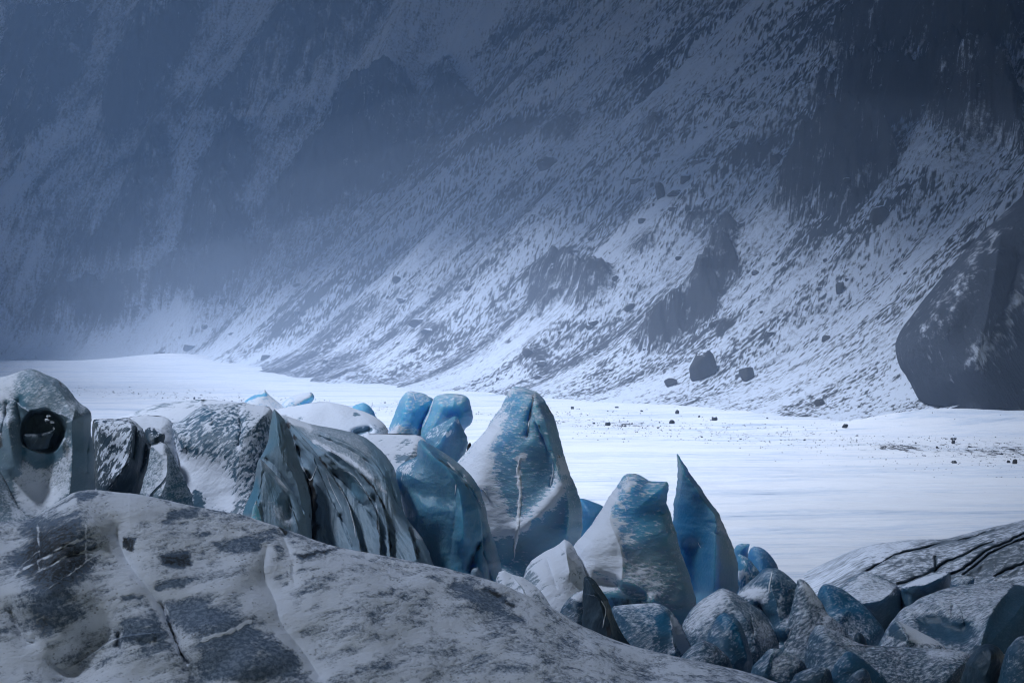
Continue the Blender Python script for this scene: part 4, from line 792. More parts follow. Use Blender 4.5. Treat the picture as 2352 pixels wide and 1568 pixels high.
relief('great_block', 'f', [(1250,1150),(1350,900),(1420,800),(1480,720),(1560,690),(1600,650),(1680,620),(1780,580),(1900,560),(2000,545),(2100,537),(2200,533),(2280,545),(2352,560),(2450,600),(2540,800),(2560,1200)],
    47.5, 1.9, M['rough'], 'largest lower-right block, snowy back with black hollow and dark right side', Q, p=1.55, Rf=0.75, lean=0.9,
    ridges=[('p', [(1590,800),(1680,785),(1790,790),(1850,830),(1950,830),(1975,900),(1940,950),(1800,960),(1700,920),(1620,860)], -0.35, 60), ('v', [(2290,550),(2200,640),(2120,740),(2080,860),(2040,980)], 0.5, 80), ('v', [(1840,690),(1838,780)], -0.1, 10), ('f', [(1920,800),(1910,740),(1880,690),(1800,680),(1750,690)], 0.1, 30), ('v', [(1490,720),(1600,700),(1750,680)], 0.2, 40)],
    paint=[('snow', 'poly', [(1400,830),(1500,720),(1700,620),(2100,540),(2270,560),(2150,700),(2000,860),(1960,800),(1700,780),(1580,800)], 0.12, 40), ('snow', 'poly', [(2280,560),(2360,570),(2560,1100),(2060,1000),(2090,820),(2200,660)], -0.75, 18), ('snow', 'poly', [(1590,800),(1680,785),(1790,790),(1850,830),(1950,830),(1975,900),(1940,950),(1800,960),(1700,920),(1620,860)], -0.5, 50), ('dirt_shade', 'line', [(1850,700),(1880,760),(1880,850)], 0.35, 30)], base=dict(snow=0.20, tint=0.2), facet=0.25, flare=0.22)  # dark of the shallow hollow is painted in by thinning its snow
relief('snow_wedge', 'f', [(1260,1150),(1330,980),(1390,870),(1430,805),(1470,815),(1530,845),(1620,890),(1700,930),(1760,965),(1800,1000),(1860,1080)], 45.5, 0.8, M['rough'], 'triangular snow wedge with a dark left nose, leaning on the largest lower-right block', Q, p=1.5, lean=0.6,
    ridges=[('v', [(1440,805),(1500,880),(1530,950)], 0.25, 40)], paint=[('snow', 'poly', [(1480,815),(1780,980),(1560,960)], 0.5, 14), ('snow', 'poly', [(1380,880),(1430,805),(1500,900),(1520,950),(1400,920)], -0.35, 14)], base=dict(snow=0.30, tint=0.2), facet=0.25, flare=0.22)
relief('low_ledge', 'f', [(770,1300),(800,1000),(830,900),(870,845),(900,833),(950,845),(1010,880),(1080,920),(1140,950),(1200,975),(1280,990),(1400,985),(1600,1000),(1800,1010),(1900,1020),(1970,1050),(2000,1100),(2050,1300)],
    44.3, 1.4, M['rough'], 'long low mottled ledge running across the bottom right', Q, p=1.55, Rf=0.6, lean=0.6, ridges=[('v', [(900,840),(1000,960),(1150,1060)], 0.3, 70), ('v', [(1300,1000),(1600,1010),(1900,1040)], 0.25, 50)], paint=[('snow', 'line', [(860,860),(1000,900),(1140,970)], 0.15, 40), ('snow', 'line', [(1700,1020),(1900,1040)], 0.3, 40)], base=dict(snow=0.15, tint=0.1), facet=0.25, flare=0.22)
relief('dark_dome', 'f', [(1860,1400),(1930,1120),(1990,1030),(2030,985),(2080,970),(2130,975),(2180,1000),(2210,1040),(2225,1110),(2240,1400)], 42.5, 0.7, M['dark'], 'dark smooth dome near the bottom right corner, left of its mottled neighbour', Q, p=1.5, ridges=[('v', [(2080,975),(2130,1060),(2080,1200)], 0.15, 40)], base=dict(snow=-0.31, tint=0.4), facet=0.25, flare=0.22)
relief('corner_block', 'f', [(2130,1400),(2210,1060),(2250,980),(2300,925),(2352,912),(2450,930),(2520,1100),(2560,1400)], 41.8, 0.8, M['rough'], 'mottled block cut by the right picture edge in the bottom corner', Q, p=1.55, base=dict(snow=0.10, tint=0.2), facet=0.25, flare=0.22)
relief('blue_hump', 'f', [(900,1400),(990,1130),(1040,1070),(1080,1030),(1110,1025),(1160,1045),(1220,1090),(1290,1150),(1350,1200),(1420,1300)], 42.8, 0.7, M['rough'], 'dim blue hump in front of the long low ledge', Q, p=1.45, paint=[('snow', 'poly', [(1100,1030),(1290,1150),(1350,1252),(1150,1200)], -0.3, 30)], base=dict(snow=0.13, tint=0.5), facet=0.25, flare=0.22)
relief('pale_hump', 'f', [(370,1400),(410,1150),(470,1080),(530,1010),(580,1003),(640,1015),(700,1040),(760,1080),(800,1120),(860,1300)], 43.2, 0.7, M['rough'], 'mottled hump at the bottom, touching the foreground snow', Q, p=1.45, ridges=[('v', [(575,1005),(540,1080),(510,1180)], 0.25, 36)], paint=[('snow', 'poly', [(560,1010),(740,1060),(760,1140),(560,1200)], 0.2, 30)], base=dict(snow=0.13, tint=0.2), facet=0.25, flare=0.22)
relief('low_hump', 'f', [(630,1400),(700,1200),(800,1150),(900,1130),(960,1145),(985,1180),(1010,1400)], 42.2, 0.5, M['rough'], 'flat dark hump between the mottled hump and the dim blue one, at the bottom edge', Q, p=1.55, base=dict(snow=0.10, tint=0.1), facet=0.25, flare=0.22)
relief('low_hump', 'f', [(1060,1400),(1110,1210),(1150,1170),(1200,1145),(1230,1150),(1260,1200),(1310,1400)], 41.7, 0.4, M['rough'], 'small hump at the bottom edge in front of the dim blue one', Q, p=1.55, base=dict(snow=0.07, tint=0.1), facet=0.25, flare=0.22)
relief('ice_nub', 'f', [(1120,1080),(1140,930),(1155,895),(1175,888),(1205,905),(1240,960),(1270,1080)], 48.3, 0.4, M['dark'], 'tiny dark nub at the foot of the frost-flecked whaleback', Q, p=1.55, base=dict(snow=-0.05, tint=0.4), facet=0.25, flare=0.22)
# ------------------------------------------------------------------ foreground snow ridge and the crevassed slope on the right: terrain
def sheet(name, k, crest, D0, D1, y1, mat, ridges, paint, base, hump=0.0, rough=(0.08, 1.2), res=1.6, behind=6.0, ext=(-420, 2780), warp=1.0):
    """Ground seen from its crest down: D0(x) at the crest, D1(x) at picture height y1, and its far side falling away behind the crest."""
    q = smooth_line(fr(k, crest), 2)
    nx = int((ext[1]-ext[0])/res/1.15); xs = np.linspace(ext[0], ext[1], nx)
    cy = np.interp(xs, q[:, 0], q[:, 1])+1.5*fbm(xs/26, 3.3, 1.0, 4)
    nv = int((y1-cy.min())/res); t = np.linspace(0, 1, nv)
    PX = np.repeat(xs[None], nv, 0); PY = cy[None]+(y1-cy)[None]*t[:, None]
    d0 = np.interp(xs, *zip(*D0))[None]; d1 = np.interp(xs, *zip(*D1))[None]
    tt = t[:, None]; s = 1-np.sqrt(np.clip(1-(1-tt)**2, 0, 1))
    Dm = d1+(d0-d1)*(0.75*(1-tt)+0.25*s)
    h = apply_ridges(np.zeros_like(PX), PX, PY, ridges, k, sstep(0, 0.05, tt)*np.ones_like(PX))
    W = place(PX, PY, Dm-h)
    h = h+rough[0]*fbm(W[..., 0]/rough[1], W[..., 1]/rough[1], W[..., 2]/rough[1], 6, .55)*(0.3+0.7*sstep(0, .06, tt))+hump*fbm(PX/210, PY/160, 6.0, 2)*sstep(0, .1, tt)
    F = place(PX, PY, Dm-h)
    nb = 14; e = np.linspace(1, 0, nb+1)[:-1]
    B = F[0][None]+np.stack([0*e[:, None]*F[0][None, :, 0], (behind*e**1.3)[:, None]*np.ones((1, nx)), -(F[0][None, :, 2]+1.2)*(e**2.0)[:, None]], -1)
    low = F[-1].copy(); low[:, 2] = -1.5; low[:, 1] -= 2.5
    V = np.concatenate([B, F, low[None]], 0)
    at = apply_paint(PX, PY, paint, k, base, warp)
    at = {n: np.concatenate([np.repeat(a[:1], nb, 0), a, a[-1:]], 0).ravel() for n, a in at.items()}
    f = grid_faces(V.shape[0], nx)[:, ::-1]
    RELIEF[name] = dict(front=lambda x, y: 0*x, D=None, org=np.zeros(3), k=k)
    return struct(link_mesh(name, V.reshape(-1, 3), f, mat, attrs=at))
def ridge_material():
    t = NT('wind_scoured_snow')
    sn, dirt_shade = t.attr('snow'), t.attr('dirt_shade')
    wv = t.coord((0.55, 1.5, 2.2), (0, R(16), 0))
    w1 = t.noise(wv, 1.0, 7, 0.62, 0.6); w2 = t.noise(t.coord((2.2, 3, 6.5), (0, R(18), 0)), 1.0, 5, 0.65)
    lw = t.noise(t.coord((0.9, 3, 9), (0, R(20), 0)), 1.0, 6, 0.7, 0.4)
    gr = t.noise(t.coord((13, 13, 15)), 1.0, 4, 0.7); sp = t.voro(t.coord((11, 11, 14)), 1.0)
    m = t.math('ADD', sn, t.madd(w1, 2.0, -1.0)); m = t.math('ADD', m, t.madd(w2, 1.4, -0.7)); m = t.math('ADD', m, t.madd(gr, 1.2, -0.6)); m = t.math('ADD', m, t.madd(lw, 1.5, -0.75))
    f = t.ramp(m, 0.08, 0.86)
    ice = t.mix(t.ramp(gr, 0.40, 0.66), (0.11, 0.155, 0.22), (0.27, 0.335, 0.43))
    ice = t.mix(t.ramp(t.math('ADD', dirt_shade, t.madd(gr, 1.5, -0.75)), 0.15, 0.5), ice, (0.045, 0.050, 0.055))
    speck = t.math('MULTIPLY', t.ramp(sp, 0.34, 0.18), t.ramp(t.noise(t.coord((1.1, 1.1, 2.4), (0, R(16), 0)), 1.0, 4, .6), 0.50, 0.62))
    col = t.mix(f, ice, SNOW)
    col = t.mix(t.math('MULTIPLY', speck, 0.5), col, (0.06, 0.065, 0.07))
    b = t.bump(w1, 0.25, 0.25); b = t.bump(w2, 0.3, 0.08, b); b = t.bump(gr, 0.4, 0.03, b); b = t.bump(f, 0.4, 0.04, b)
    return t.out(col, t.fmix(f, 0.6, 0.92), b, 0.15)
M['ridge'] = ridge_material()
sheet('snow_ridge', 'd', [(-700,275),(0,263),(120,255),(200,246),(260,205),(340,150),(410,110),(450,82),(500,66),(560,60),(640,64),(760,75),(880,90),(1000,112),(1120,140),(1250,170),(1400,195),(1560,225),(1700,275),(1850,325),(2000,385),(2150,425),(2352,462),(2735,534),(2907,578),(3168,652),(3200,670),(3387,756),(3530,833),(3632,904),(3741,951),(3859,1005),(4032,1060),(4293,1121),(4529,1170),(4765,1225),(4896,1277),(5200,1400),(5600,1600)],
    [(-450,41),(0,41),(900,42),(1300,42.5),(2000,42),(2800,41)], [(-450,36.5),(0,36.5),(2352,37.0),(2800,37)], 1700, M['ridge'],
    ridges=[('v', [(730,330),(800,520),(950,700),(1060,880),(1130,1080),(1250,1277)], -0.30, 60), ('v', [(1010,770),(1060,880),(1100,980),(1130,1080),(1180,1150)], -0.22, 9), ('v', [(1680,430),(1650,600),(1740,760),(1760,900),(1900,1060),(2010,1230)], -0.25, 70), ('v', [(1770,300),(1790,330),(1805,345)], -0.25, 12),
            ('g', [(600,1000),(560,1100),(480,1200)], -0.7, 150), ('v', [(500,70),(480,180),(600,300)], 0.25, 100), ('g', [(350,420),(300,560),(250,680)], 0.5, 170), ('f', [(950,960),(740,980),(560,1100)], 0.25, 60), ('v', [(245,280),(240,420),(250,560)], -0.10, 14), ('v', [(250,500),(420,420),(620,330)], -0.10, 16), ('v', [(270,560),(420,480),(600,420)], -0.08, 14),
            ('g', [(1300,900),(1500,1100)], 0.35, 260), ('g', [(2000,700),(2300,1000)], 0.4, 300), ('v', [(60,820),(150,1010),(200,1020)], -0.25, 40), ('v', [(1760,300),(1810,420),(1840,510),(1850,640)], -0.08, 20), ('v', [(750,960),(740,1040)], -0.2, 16), ('v', [(350,1150),(370,1180)], -0.2, 14), ('f', [(3800,1000),(3500,830),(3200,700),(3050,650)], 0.0, 30)],
    paint=[('dirt_shade', 'poly', [(190,290),(480,240),(530,300),(480,380),(600,420),(560,560),(400,680),(300,690),(150,640),(100,480)], 0.42, 90), ('snow', 'poly', [(190,290),(480,240),(530,300),(480,380),(600,420),(560,560),(400,680),(300,690),(150,640),(100,480)], -0.85, 90),
           ('snow', 'line', [(245,270),(240,420),(245,560)], 0.7, 7), ('snow', 'line', [(150,560),(250,500),(420,410),(640,320)], 0.8, 8), ('snow', 'line', [(200,600),(270,565),(430,480),(620,430)], 0.75, 7), ('snow', 'line', [(280,700),(360,640),(480,560),(640,440)], 0.7, 6), ('snow', 'line', [(540,280),(545,420),(540,520)], 0.6, 5), ('snow', 'line', [(60,620),(160,520),(250,440)], 0.6, 6), ('snow', 'line', [(640,300),(820,240),(1020,190)], 0.5, 30), ('snow', 'line', [(1080,420),(1350,360),(1680,300)], 0.6, 20), ('snow', 'line', [(960,730),(1300,680),(1600,615),(1860,540)], 0.6, 24), ('snow', 'line', [(1560,640),(1640,560),(1690,430)], 0.5, 26), ('snow', 'line', [(1850,640),(2100,540),(2352,480)], 0.5, 24), ('snow', 'line', [(1900,800),(2200,700),(2500,640),(2800,640)], 0.5, 40), ('snow', 'line', [(620,900),(700,760),(760,640)], 0.6, 40), ('snow', 'line', [(820,1060),(1000,1020),(1090,1000)], 0.5, 14), ('snow', 'line', [(2050,1230),(2350,1080),(2700,960),(3000,900)], 0.5, 40), ('snow', 'poly', [(1500,640),(1800,700),(1900,900),(1700,900),(1560,800)], 0.4, 60), ('snow', 'poly', [(560,150),(1000,110),(1000,230),(700,330),(560,260)], 0.35, 60), ('snow', 'line', [(100,300),(60,420),(20,520)], 0.4, 8),
           ('snow', 'poly', [(1000,770),(1300,780),(1520,880),(1640,960),(1880,1120),(1800,1230),(1500,1290),(1300,1230),(1250,1000),(1050,850)], -0.84, 60), ('snow', 'poly', [(760,860),(1000,830),(1050,950),(1090,1080),(900,1080),(780,990)], -0.68, 50), ('snow', 'poly', [(1350,400),(1700,350),(1800,420),(1500,480)], -0.68, 40), ('snow', 'poly', [(1000,470),(1180,460),(1200,540),(1020,540)], -1.01, 24),
           ('dirt_shade', 'poly', [(1000,470),(1180,460),(1200,540),(1020,540)], 0.4, 20), ('snow', 'poly', [(770,365),(850,365),(840,450),(765,455)], -1.22, 16), ('dirt_shade', 'poly', [(770,365),(850,365),(840,450),(765,455)], 0.5, 16), ('snow', 'poly', [(1050,215),(1240,180),(1240,235),(1060,250)], -0.74, 24), ('snow', 'poly', [(1180,330),(1700,280),(1750,330),(1250,365)], -0.47, 30),
           ('snow', 'poly', [(950,680),(1080,620),(1260,615),(1100,680),(980,720)], -0.81, 20), ('snow', 'poly', [(770,720),(900,730),(800,750)], -0.94, 14), ('snow', 'poly', [(480,80),(620,65),(580,120),(490,140)], -0.81, 20), ('snow', 'poly', [(150,700),(400,700),(500,850),(300,1000),(180,900)], -0.61, 80), ('dirt_shade', 'poly', [(180,800),(330,850),(300,1010),(200,960)], 0.3, 50), ('dirt_shade', 'line', [(740,970),(745,1045)], 0.4, 18), ('snow', 'line', [(740,970),(745,1045)], -0.5, 18),
           ('snow', 'line', [(730,330),(800,520),(950,700),(1040,860)], 1.44, 30), ('snow', 'line', [(1680,430),(1650,600),(1740,760),(1760,900),(1900,1060),(2010,1230)], 1.28, 40), ('snow', 'line', [(1760,300),(1810,420),(1840,510),(1850,640)], 0.96, 20), ('dirt_shade', 'line', [(1015,775),(1065,890),(1100,985),(1130,1075),(1190,1160)], 0.9, 7), ('snow', 'line', [(1015,775),(1065,890),(1100,985),(1130,1075),(1190,1160)], -1.3, 6), ('dirt_shade', 'line', [(1770,300),(1800,340)], 1.2, 10), ('snow', 'line', [(1770,300),(1800,340)], -2.0, 10),
           ('snow', 'line', [(1290,1000),(1420,960),(1570,890)], 1.28, 14), ('snow', 'poly', [(1850,470),(2150,420),(2120,440),(1900,500)], -0.94, 16), ('dirt_shade', 'poly', [(1850,470),(2150,420),(2120,440),(1900,500)], 0.4, 12),
           ('snow', 'poly', [(2700,610),(2900,640),(3100,740),(3300,900),(3200,880),(2950,760)], -0.74, 40), ('dirt_shade', 'line', [(3060,690),(3160,740),(3230,790)], 0.6, 16), ('snow', 'line', [(3060,690),(3160,740),(3230,790)], -0.7, 16), ('snow', 'poly', [(-100,1010),(500,1200),(900,1150),(900,1300),(-100,1300)], 0.3, 80)],
    base=dict(snow=0.66, dirt_shade=0.0), hump=0.5, warp=2.2)
M['slope'] = ice_material('wind_packed_slope', grey=(0.16, 0.19, 0.22), blue=(0.06, 0.13, 0.19), angle=24, cell=0.08, stretch=4.0, frost=0.36, nz_k=0.30, soft=0.2)
CREV = [[(30,470),(150,400),(250,340),(350,300),(420,280),(550,260),(680,220),(780,190),(850,180),(1000,160),(1280,65)], [(690,480),(720,450),(760,410),(850,370),(930,340),(1050,280),(1130,230),(1270,185)],
        [(850,510),(950,470),(1020,420),(1100,360),(1180,290),(1260,240),(1400,200),(1568,100),(1700,40)], [(980,500),(1060,450),(1140,380),(1200,330),(1330,250),(1568,160),(1700,110)], [(1290,520),(1390,470),(1480,430),(1568,400),(1700,370)], [(700,330),(703,400),(715,450)], [(330,605),(500,545),(600,505),(700,460)]]
sheet('glacier_slope', 'i', [(-1700,820),(-900,640),(-560,560),(-350,440),(-100,290),(100,215),(300,190),(500,165),(700,165),(850,160),(1000,120),(1200,65),(1400,20),(1568,-20),(1900,-100),(2600,-200)],
    [(-450,60),(1600,63),(1800,66),(2352,64),(2800,60)], [(-450,54),(1600,55),(2352,51),(2800,50)], 1500, M['slope'],
    ridges=[('f', c[::-1], 0.75, 70) for c in CREV[:5]]+[('v', c, -0.8, 9) for c in CREV[:5]]+[('v', CREV[5], -0.5, 8), ('v', CREV[6], -0.6, 16), ('g', [(300,420),(600,330),(900,260)], 0.3, 110), ('g', [(1250,400),(1500,280)], 0.4, 110)],
    paint=[('dirt_shade', 'line', c, 0.30, 7) for c in CREV]+[('snow', 'line', c, -0.35, 14) for c in CREV]+[('snow', 'poly', [(-800,700),(-300,400),(100,200),(500,160),(420,260),(0,400),(-200,520),(-450,700)], 0.22, 90)]+[('snow', 'poly', [(-600,560),(0,250),(60,440),(-200,700)], -0.05, 60), ('snow', 'poly', [(1000,500),(1300,300),(1568,200),(1568,420),(1200,560)], -0.12, 60)],  # shade of the crevasse gaps painted along their lines
    base=dict(snow=0.20, tint=0.1, dirt_shade=0.0), rough=(0.12, 1.0), behind=9.0, ext=(1480, 2900))

# the dark cliff that closes the plain at the right
def cliff_material():
    t = NT('cliff'); sn = t.attr('snow')
    st = t.noise(t.coord((0.35, 0.2, 0.10), (0, R(32), 0)), 1.0, 7, 0.72); fi = t.noise(t.coord((1.6, 1.6, 0.6), (0, R(32), 0)), 1.0, 5, 0.7)
    m = t.math('ADD', sn, t.math('ADD', t.madd(st, 1.2, -0.6), t.madd(fi, 1.6, -0.8)))
    rock = t.mix(t.noise(t.coord((0.2, 0.2, 0.2)), 1.0, 5, .6), (0.050, 0.060, 0.078), (0.085, 0.098, 0.12))
    return t.out(t.mix(t.ramp(m, 0.30, 0.95), rock, SNOW), 0.9, t.bump(t.math('ADD', st, fi), 0.8, 1.0), 0.1)
o = relief('cliff', 'p', [(2150,960),(2125,935),(2110,915),(2085,870),(2065,840),(2054,800),(2062,770),(2085,735),(2120,690),(2160,640),(2220,570),(2270,520),(2300,495),(2360,440),(2460,330),(2620,200),(2760,160),(2900,300),(3000,700),(3050,960)],
    203, 10, cliff_material(), Rf=0.5, p=2.0, lean=1.2, back=0.8, base_z=-3, flare=0.0, rough=(0.9, 9.0), res=1.8, facet=0.5,
    ridges=[('v', [(2300,500),(2290,600),(2270,720),(2240,840)], 2.5, 60), ('g', [(2220,620),(2160,740)], 1.5, 50), ('v', [(2340,600),(2300,720),(2260,800)], -1.2, 14), ('g', [(2120,820),(2180,930)], -2, 60)],
    paint=[('snow', 'line', [(2380,640),(2300,750),(2240,830)], 0.45, 26), ('snow', 'line', [(2290,520),(2180,680),(2120,760)], 0.30, 40), ('snow', 'line', [(2400,740),(2320,800)], 0.2, 16)], base=dict(snow=0.10))
struct(o); del o['org']

# ------------------------------------------------------------------ stones on the plain and on the mountainside
def stone_material():
    t = NT('dark_stone'); n = t.noise(t.coord((1.2, 1.2, 1.2)), 1.0, 6, .65); N = t.normal_z()
    m = t.math('ADD', N[2], t.madd(t.noise(t.coord((3, 3, 3)), 1.0, 4, .6), 1.3, -0.65))
    rock = t.mix(n, (0.020, 0.021, 0.023), (0.075, 0.073, 0.070))
    return t.out(t.mix(t.ramp(m, 0.72, 0.95), rock, SNOW), 0.9, t.bump(n, 0.8, 0.2), 0.15)
M['stone'] = stone_material()
import bmesh
def stone_mesh(seed, flat=0.75):
    rs = np.random.RandomState(seed); bm = bmesh.new(); bmesh.ops.create_icosphere(bm, subdivisions=4, radius=1.0)
    v = np.array([p.co[:] for p in bm.verts])
    for _ in range(11):                                     # broken faces
        n = rs.normal(size=3); n[2] *= 0.7; n /= np.linalg.norm(n); d = rs.uniform(0.45, 0.85)
        e = v@n-d; v = v-np.where(e > 0, e*0.92, 0)[:, None]*n
    v *= (1+0.10*fbm(v[:, 0]*2+seed, v[:, 1]*2, v[:, 2]*2, 4))[:, None]
    v *= np.array([rs.uniform(.8, 1.15), rs.uniform(.8, 1.1), flat*rs.uniform(.8, 1.2)])
    v[:, 2] -= v[:, 2].min()*0.55; v /= (v[:, 0].max()-v[:, 0].min())
    f = [tuple(q.index for q in p.verts) for p in bm.faces]; bm.free()
    return v, f
PROTO = []
for i in range(7):
    v, f = stone_mesh(20+i, [0.7, .9, .6, 1.0, .75, .5, .85][i])
    o = link_mesh('boulder', v, f, M['stone'], smooth=True); PROTO.append(o)
used = set()
rng = random.Random(5)
def stone(i, loc, size, label, group=None, hz=1.0, rz=None):
    o = PROTO[i] if i not in used else PROTO[i].copy()
    if i in used: COL.objects.link(o)
    used.add(i)
    o.location = loc; o.scale = (size, size, size*hz); o.rotation_euler = (rng.uniform(-.15, .15), rng.uniform(-.15, .15), rng.uniform(0, 6.28) if rz is None else rz)
    for k in ('group',):
        if k in o: del o[k]
    return tag(o, label, 'boulder', group)
def on_plain(x, y): return float(plain_z(np.array([x]), np.array([y]))[0])
PL = [(733,345,24,'square dark boulder on the plain, right of the tall spire'), (930,335,28,'flat dark boulder, second big one right of the tall spire on the plain'), (2025,424,28,'dark boulder near the right side of the plain, upper of a close pair'), (2027,436,20,'smaller dark boulder under the upper one of a close pair on the right plain'),
      (2030,530,28,'blocky boulder alone on smooth snow at the right of the plain'), (483,281,24,'low grey boulder near the foot of the mountain right of the spire'), (1530,386,26,'flat boulder on the stony stripe, middle of the right plain')]
for n, (x, y, w, lab) in enumerate(PL):
    q = fr('k', [(x, y+3)])[0]; X, Y, _ = ground_at(q[0], q[1]); stone(n % 7, (X, Y, on_plain(X, Y)-0.02), fs('k', w)/FP*Y, lab)
G1 = 'boulders scattered along the stony stripe of the plain'
small = [(277,290,18),(760,316,18),(595,299,14),(1173,332,10),(1585,406,14),(1343,432,11),(2248,466,16),(2246,494,18),(1892,503,18),(2105,454,18),(1960,504,12),(1264,386,9),(860,324,10),(440,302,9),(1130,377,9),(1000,352,9),(2310,540,22),(2280,536,18),(440,356,26),(500,360,20),(470,352,14),(520,366,12),(1745,470,20),(1790,462,18),(1770,468,24),(1820,466,14),(1720,472,14)]
for x, y, w in small:
    q = fr('k', [(x, y)])[0]; X, Y, _ = ground_at(q[0], q[1]); stone(rng.randrange(7), (X, Y, on_plain(X, Y)-0.03), fs('k', w)/FP*Y, 'dark boulder scattered along the stony stripe of the snow plain', G1)
for _ in range(60):
    px = rng.choice([rng.uniform(1250, 2352), rng.uniform(1500, 2352), rng.uniform(280, 1150)])
    c = 962+(px-1300)*0.075 if px > 1200 else 905+(px-300)*0.05
    py = c+rng.gauss(0, 13 if px > 1200 else 9); X, Y, _ = ground_at(px, max(py, 880 if px < 700 else 905)); 
    stone(rng.randrange(7), (X, Y, on_plain(X, Y)-0.02), (2.0+4.5*rng.random()**2)/FP*Y, 'dark boulder scattered along the stony stripe of the snow plain', G1)
ML = [(710,1382,98,1.35,'biggest dark boulder on the slope, tall with a pointed left top'), (863,1398,62,1.25,'rounded dark boulder right of the biggest one on the slope foot'), (680,600,62,.8,None), (545,728,46,1.2,None), (600,725,76,.6,None), (460,668,60,.7,None), (820,468,50,.6,None), (970,605,50,.9,None), (300,1200,42,.8,None), (745,1195,46,1.1,None), (1355,822,70,.85,None), (70,1300,62,1.0,None), (110,1342,60,.8,None), (1135,1492,42,.9,None), (435,1138,46,.8,None), (950,1234,32,.8,None), (590,778,40,.7,None), (1210,1078,42,.9,None), (1135,1064,30,.9,None), (310,1304,32,.6,None), (585,1420,52,.9,None), (130,622,70,.8,None), (640,672,50,.8,None)]
G2 = 'boulders scattered on the snowy scree slope'
for n, (x, y, w, hz, lab) in enumerate(ML):
    q = fr('l', [(x, y)])[0]; X, Y, Z = mountain_at(q[0], q[1]); s = fs('l', w)/FP*Y
    stone(n % 7, (X, Y+s*0.1, Z-s*0.12), s, lab or 'dark boulder scattered on the snowy scree slope', None if lab else G2, hz)
for x, y, w in [(1140,1045,60),(875,1185,30),(1580,1180,48),(740,1372,50),(1040,1410,42),(805,1290,32),(1165,1120,40),(1640,1270,80),(1680,1300,70),(960,1220,30),(1700,1180,28),(1480,900,34),(1240,1060,30),(1390,1010,26),(1560,1350,26),(1850,1380,34)]:
    q = fr('m', [(x, y)])[0]; X, Y, Z = mountain_at(q[0], q[1]); s = fs('m', w)/FP*Y
    stone(rng.randrange(7), (X, Y+s*0.1, Z-s*0.12), s, 'dark boulder scattered on the snowy scree slope', G2, rng.uniform(.6, 1))
for _ in range(170):
    px = rng.uniform(450, 2352); py = rng.uniform(150, 900)
    if py < 760-(px-500)*0.55 or (px > 2040 and py > 650) or py > 880+(px-1200)*.045: continue
    X, Y, Z = mountain_at(px, py); s = rng.choice([5, 6, 7, 8, 9, 11, 14, 18])*rng.uniform(.8, 1.2)/FP*Y
    stone(rng.randrange(7), (X, Y, Z-s*0.15), s, 'dark boulder scattered on the snowy scree slope', G2, rng.uniform(.6, 1))
def gravel():
    rs = np.random.RandomState(3); V = []; F = []
    base = np.array([(1, 0, 0), (-.5, .87, 0), (-.5, -.87, 0), (0, 0, .9), (.2, .1, -.6)])
    tri = [(0, 1, 3), (1, 2, 3), (2, 0, 3), (1, 0, 4), (2, 1, 4), (0, 2, 4)]
    n = 9000
    px = np.where(rs.rand(n) < .68, rs.uniform(1230, 2450, n), rs.uniform(150, 1250, n))
    c = np.where(px > 1200, 966+(px-1300)*0.076, 904+(px-300)*0.062)
    clus = fbm(px/60, 2.2, 1.0, 3)
    py = c+rs.normal(size=n)*np.where(px > 1200, 13+12*clus+(px-1200)*0.010, 9); py = np.maximum(py, 872+(px > 700)*26)
    ok = (fbm(px/40, py/9, 3.0, 3) > -0.12)
    px, py = px[ok], py[ok]; X = []
    Yd = CAM_H*FP/(py-CY); Xd = (px-CX)/FP*Yd; Zd = plain_z(Xd, Yd)
    sz = (0.35+1.5*rs.rand(len(px))**4)*1.3/FP*Yd
    for i in range(len(px)):
        a = rs.uniform(0, 6.28); ca, sa = math.cos(a), math.sin(a); b = base*rs.uniform(.6, 1.3, (5, 3))*sz[i]
        k = len(V)
        V += [(Xd[i]+p[0]*ca-p[1]*sa, Yd[i]+p[0]*sa+p[1]*ca, Zd[i]+p[2]) for p in b]; F += [(k+x, k+y, k+z) for x, y, z in tri]
    struct(link_mesh('gravel', V, F, M['stone'], smooth=False), 'stuff')
gravel()
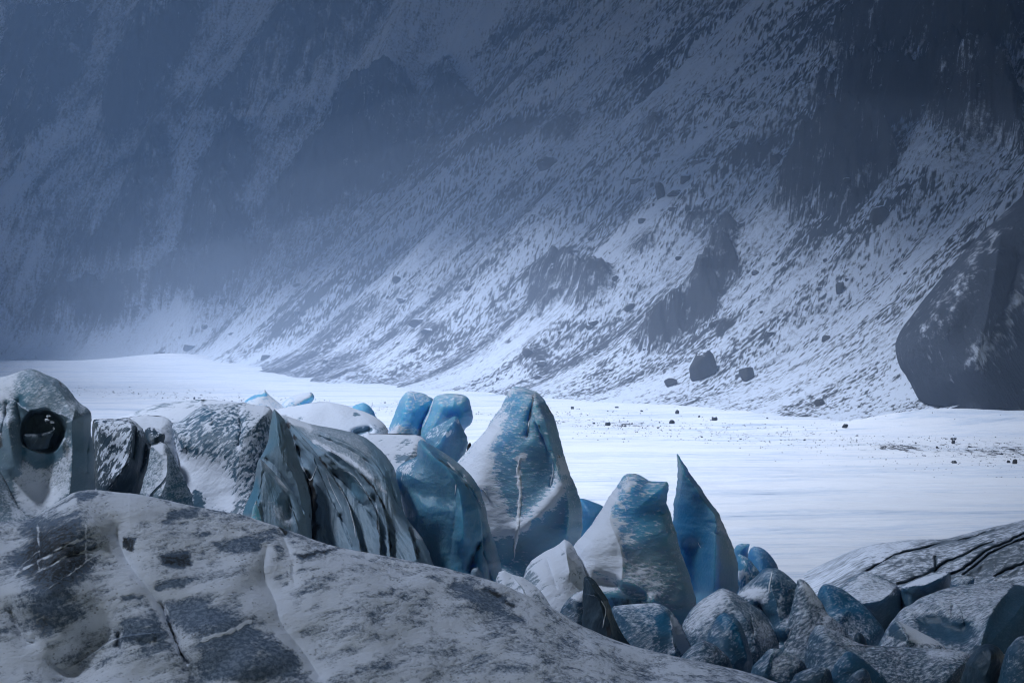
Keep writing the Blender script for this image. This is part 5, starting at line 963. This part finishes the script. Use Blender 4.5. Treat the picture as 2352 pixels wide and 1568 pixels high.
# ------------------------------------------------------------------ haze
def build_haze():
    x0, x1, y0, y1, z0, z1 = -760, 760, -60, 1560, -14, 240
    v = [(x, y, z) for z in (z0, z1) for y in (y0, y1) for x in (x0, x1)]
    f = [(0, 2, 3, 1), (4, 5, 7, 6), (0, 1, 5, 4), (2, 6, 7, 3), (0, 4, 6, 2), (1, 3, 7, 5)]
    m = bpy.data.materials.new('haze'); m.use_nodes = True
    n = m.node_tree.nodes; n.remove(n['Principled BSDF'])
    vol = n.new('ShaderNodeVolumePrincipled'); vol.inputs['Color'].default_value = (0.36, 0.55, 0.86, 1)
    vol.inputs['Density'].default_value = 0.0006; vol.inputs['Anisotropy'].default_value = 0.2
    m.node_tree.links.new(vol.outputs[0], n['Material Output'].inputs['Volume'])
    struct(link_mesh('haze', v, f, m, smooth=False), 'stuff')
build_haze()

def build_mist(k0, dens):
    """Bright ground mist lying along the foot of the mountain, thinning out upwards."""
    bm = bmesh.new(); bmesh.ops.create_icosphere(bm, subdivisions=4, radius=1.0)
    v = np.array([p.co[:] for p in bm.verts]); f = [tuple(q.index for q in p.verts) for p in bm.faces]; bm.free()
    k = 1+0.30*fbm(v[:, 0]*2+k0*5, v[:, 1]*2, v[:, 2]*2, 4)
    a = math.atan2(0.94, -0.34); L = v*k[:, None]*np.array([130+110*k0, 50+45*k0, 40.0*k0])
    V = np.stack([L[:, 0]*math.cos(a)-L[:, 1]*math.sin(a)-8, L[:, 0]*math.sin(a)+L[:, 1]*math.cos(a)+350, L[:, 2]+5], -1)
    m = bpy.data.materials.new('mist'); m.use_nodes = True
    n = m.node_tree.nodes; n.remove(n['Principled BSDF'])
    vol = n.new('ShaderNodeVolumePrincipled'); vol.inputs['Color'].default_value = (0.74, 0.84, 1.0, 1)
    vol.inputs['Density'].default_value = dens
    m.node_tree.links.new(vol.outputs[0], n['Material Output'].inputs['Volume'])
    struct(link_mesh('mist', V, f, m), 'stuff')
for k0, dens in ((0.35, 0.0006), (0.65, 0.0005), (1.0, 0.0004)):
    build_mist(k0, dens)
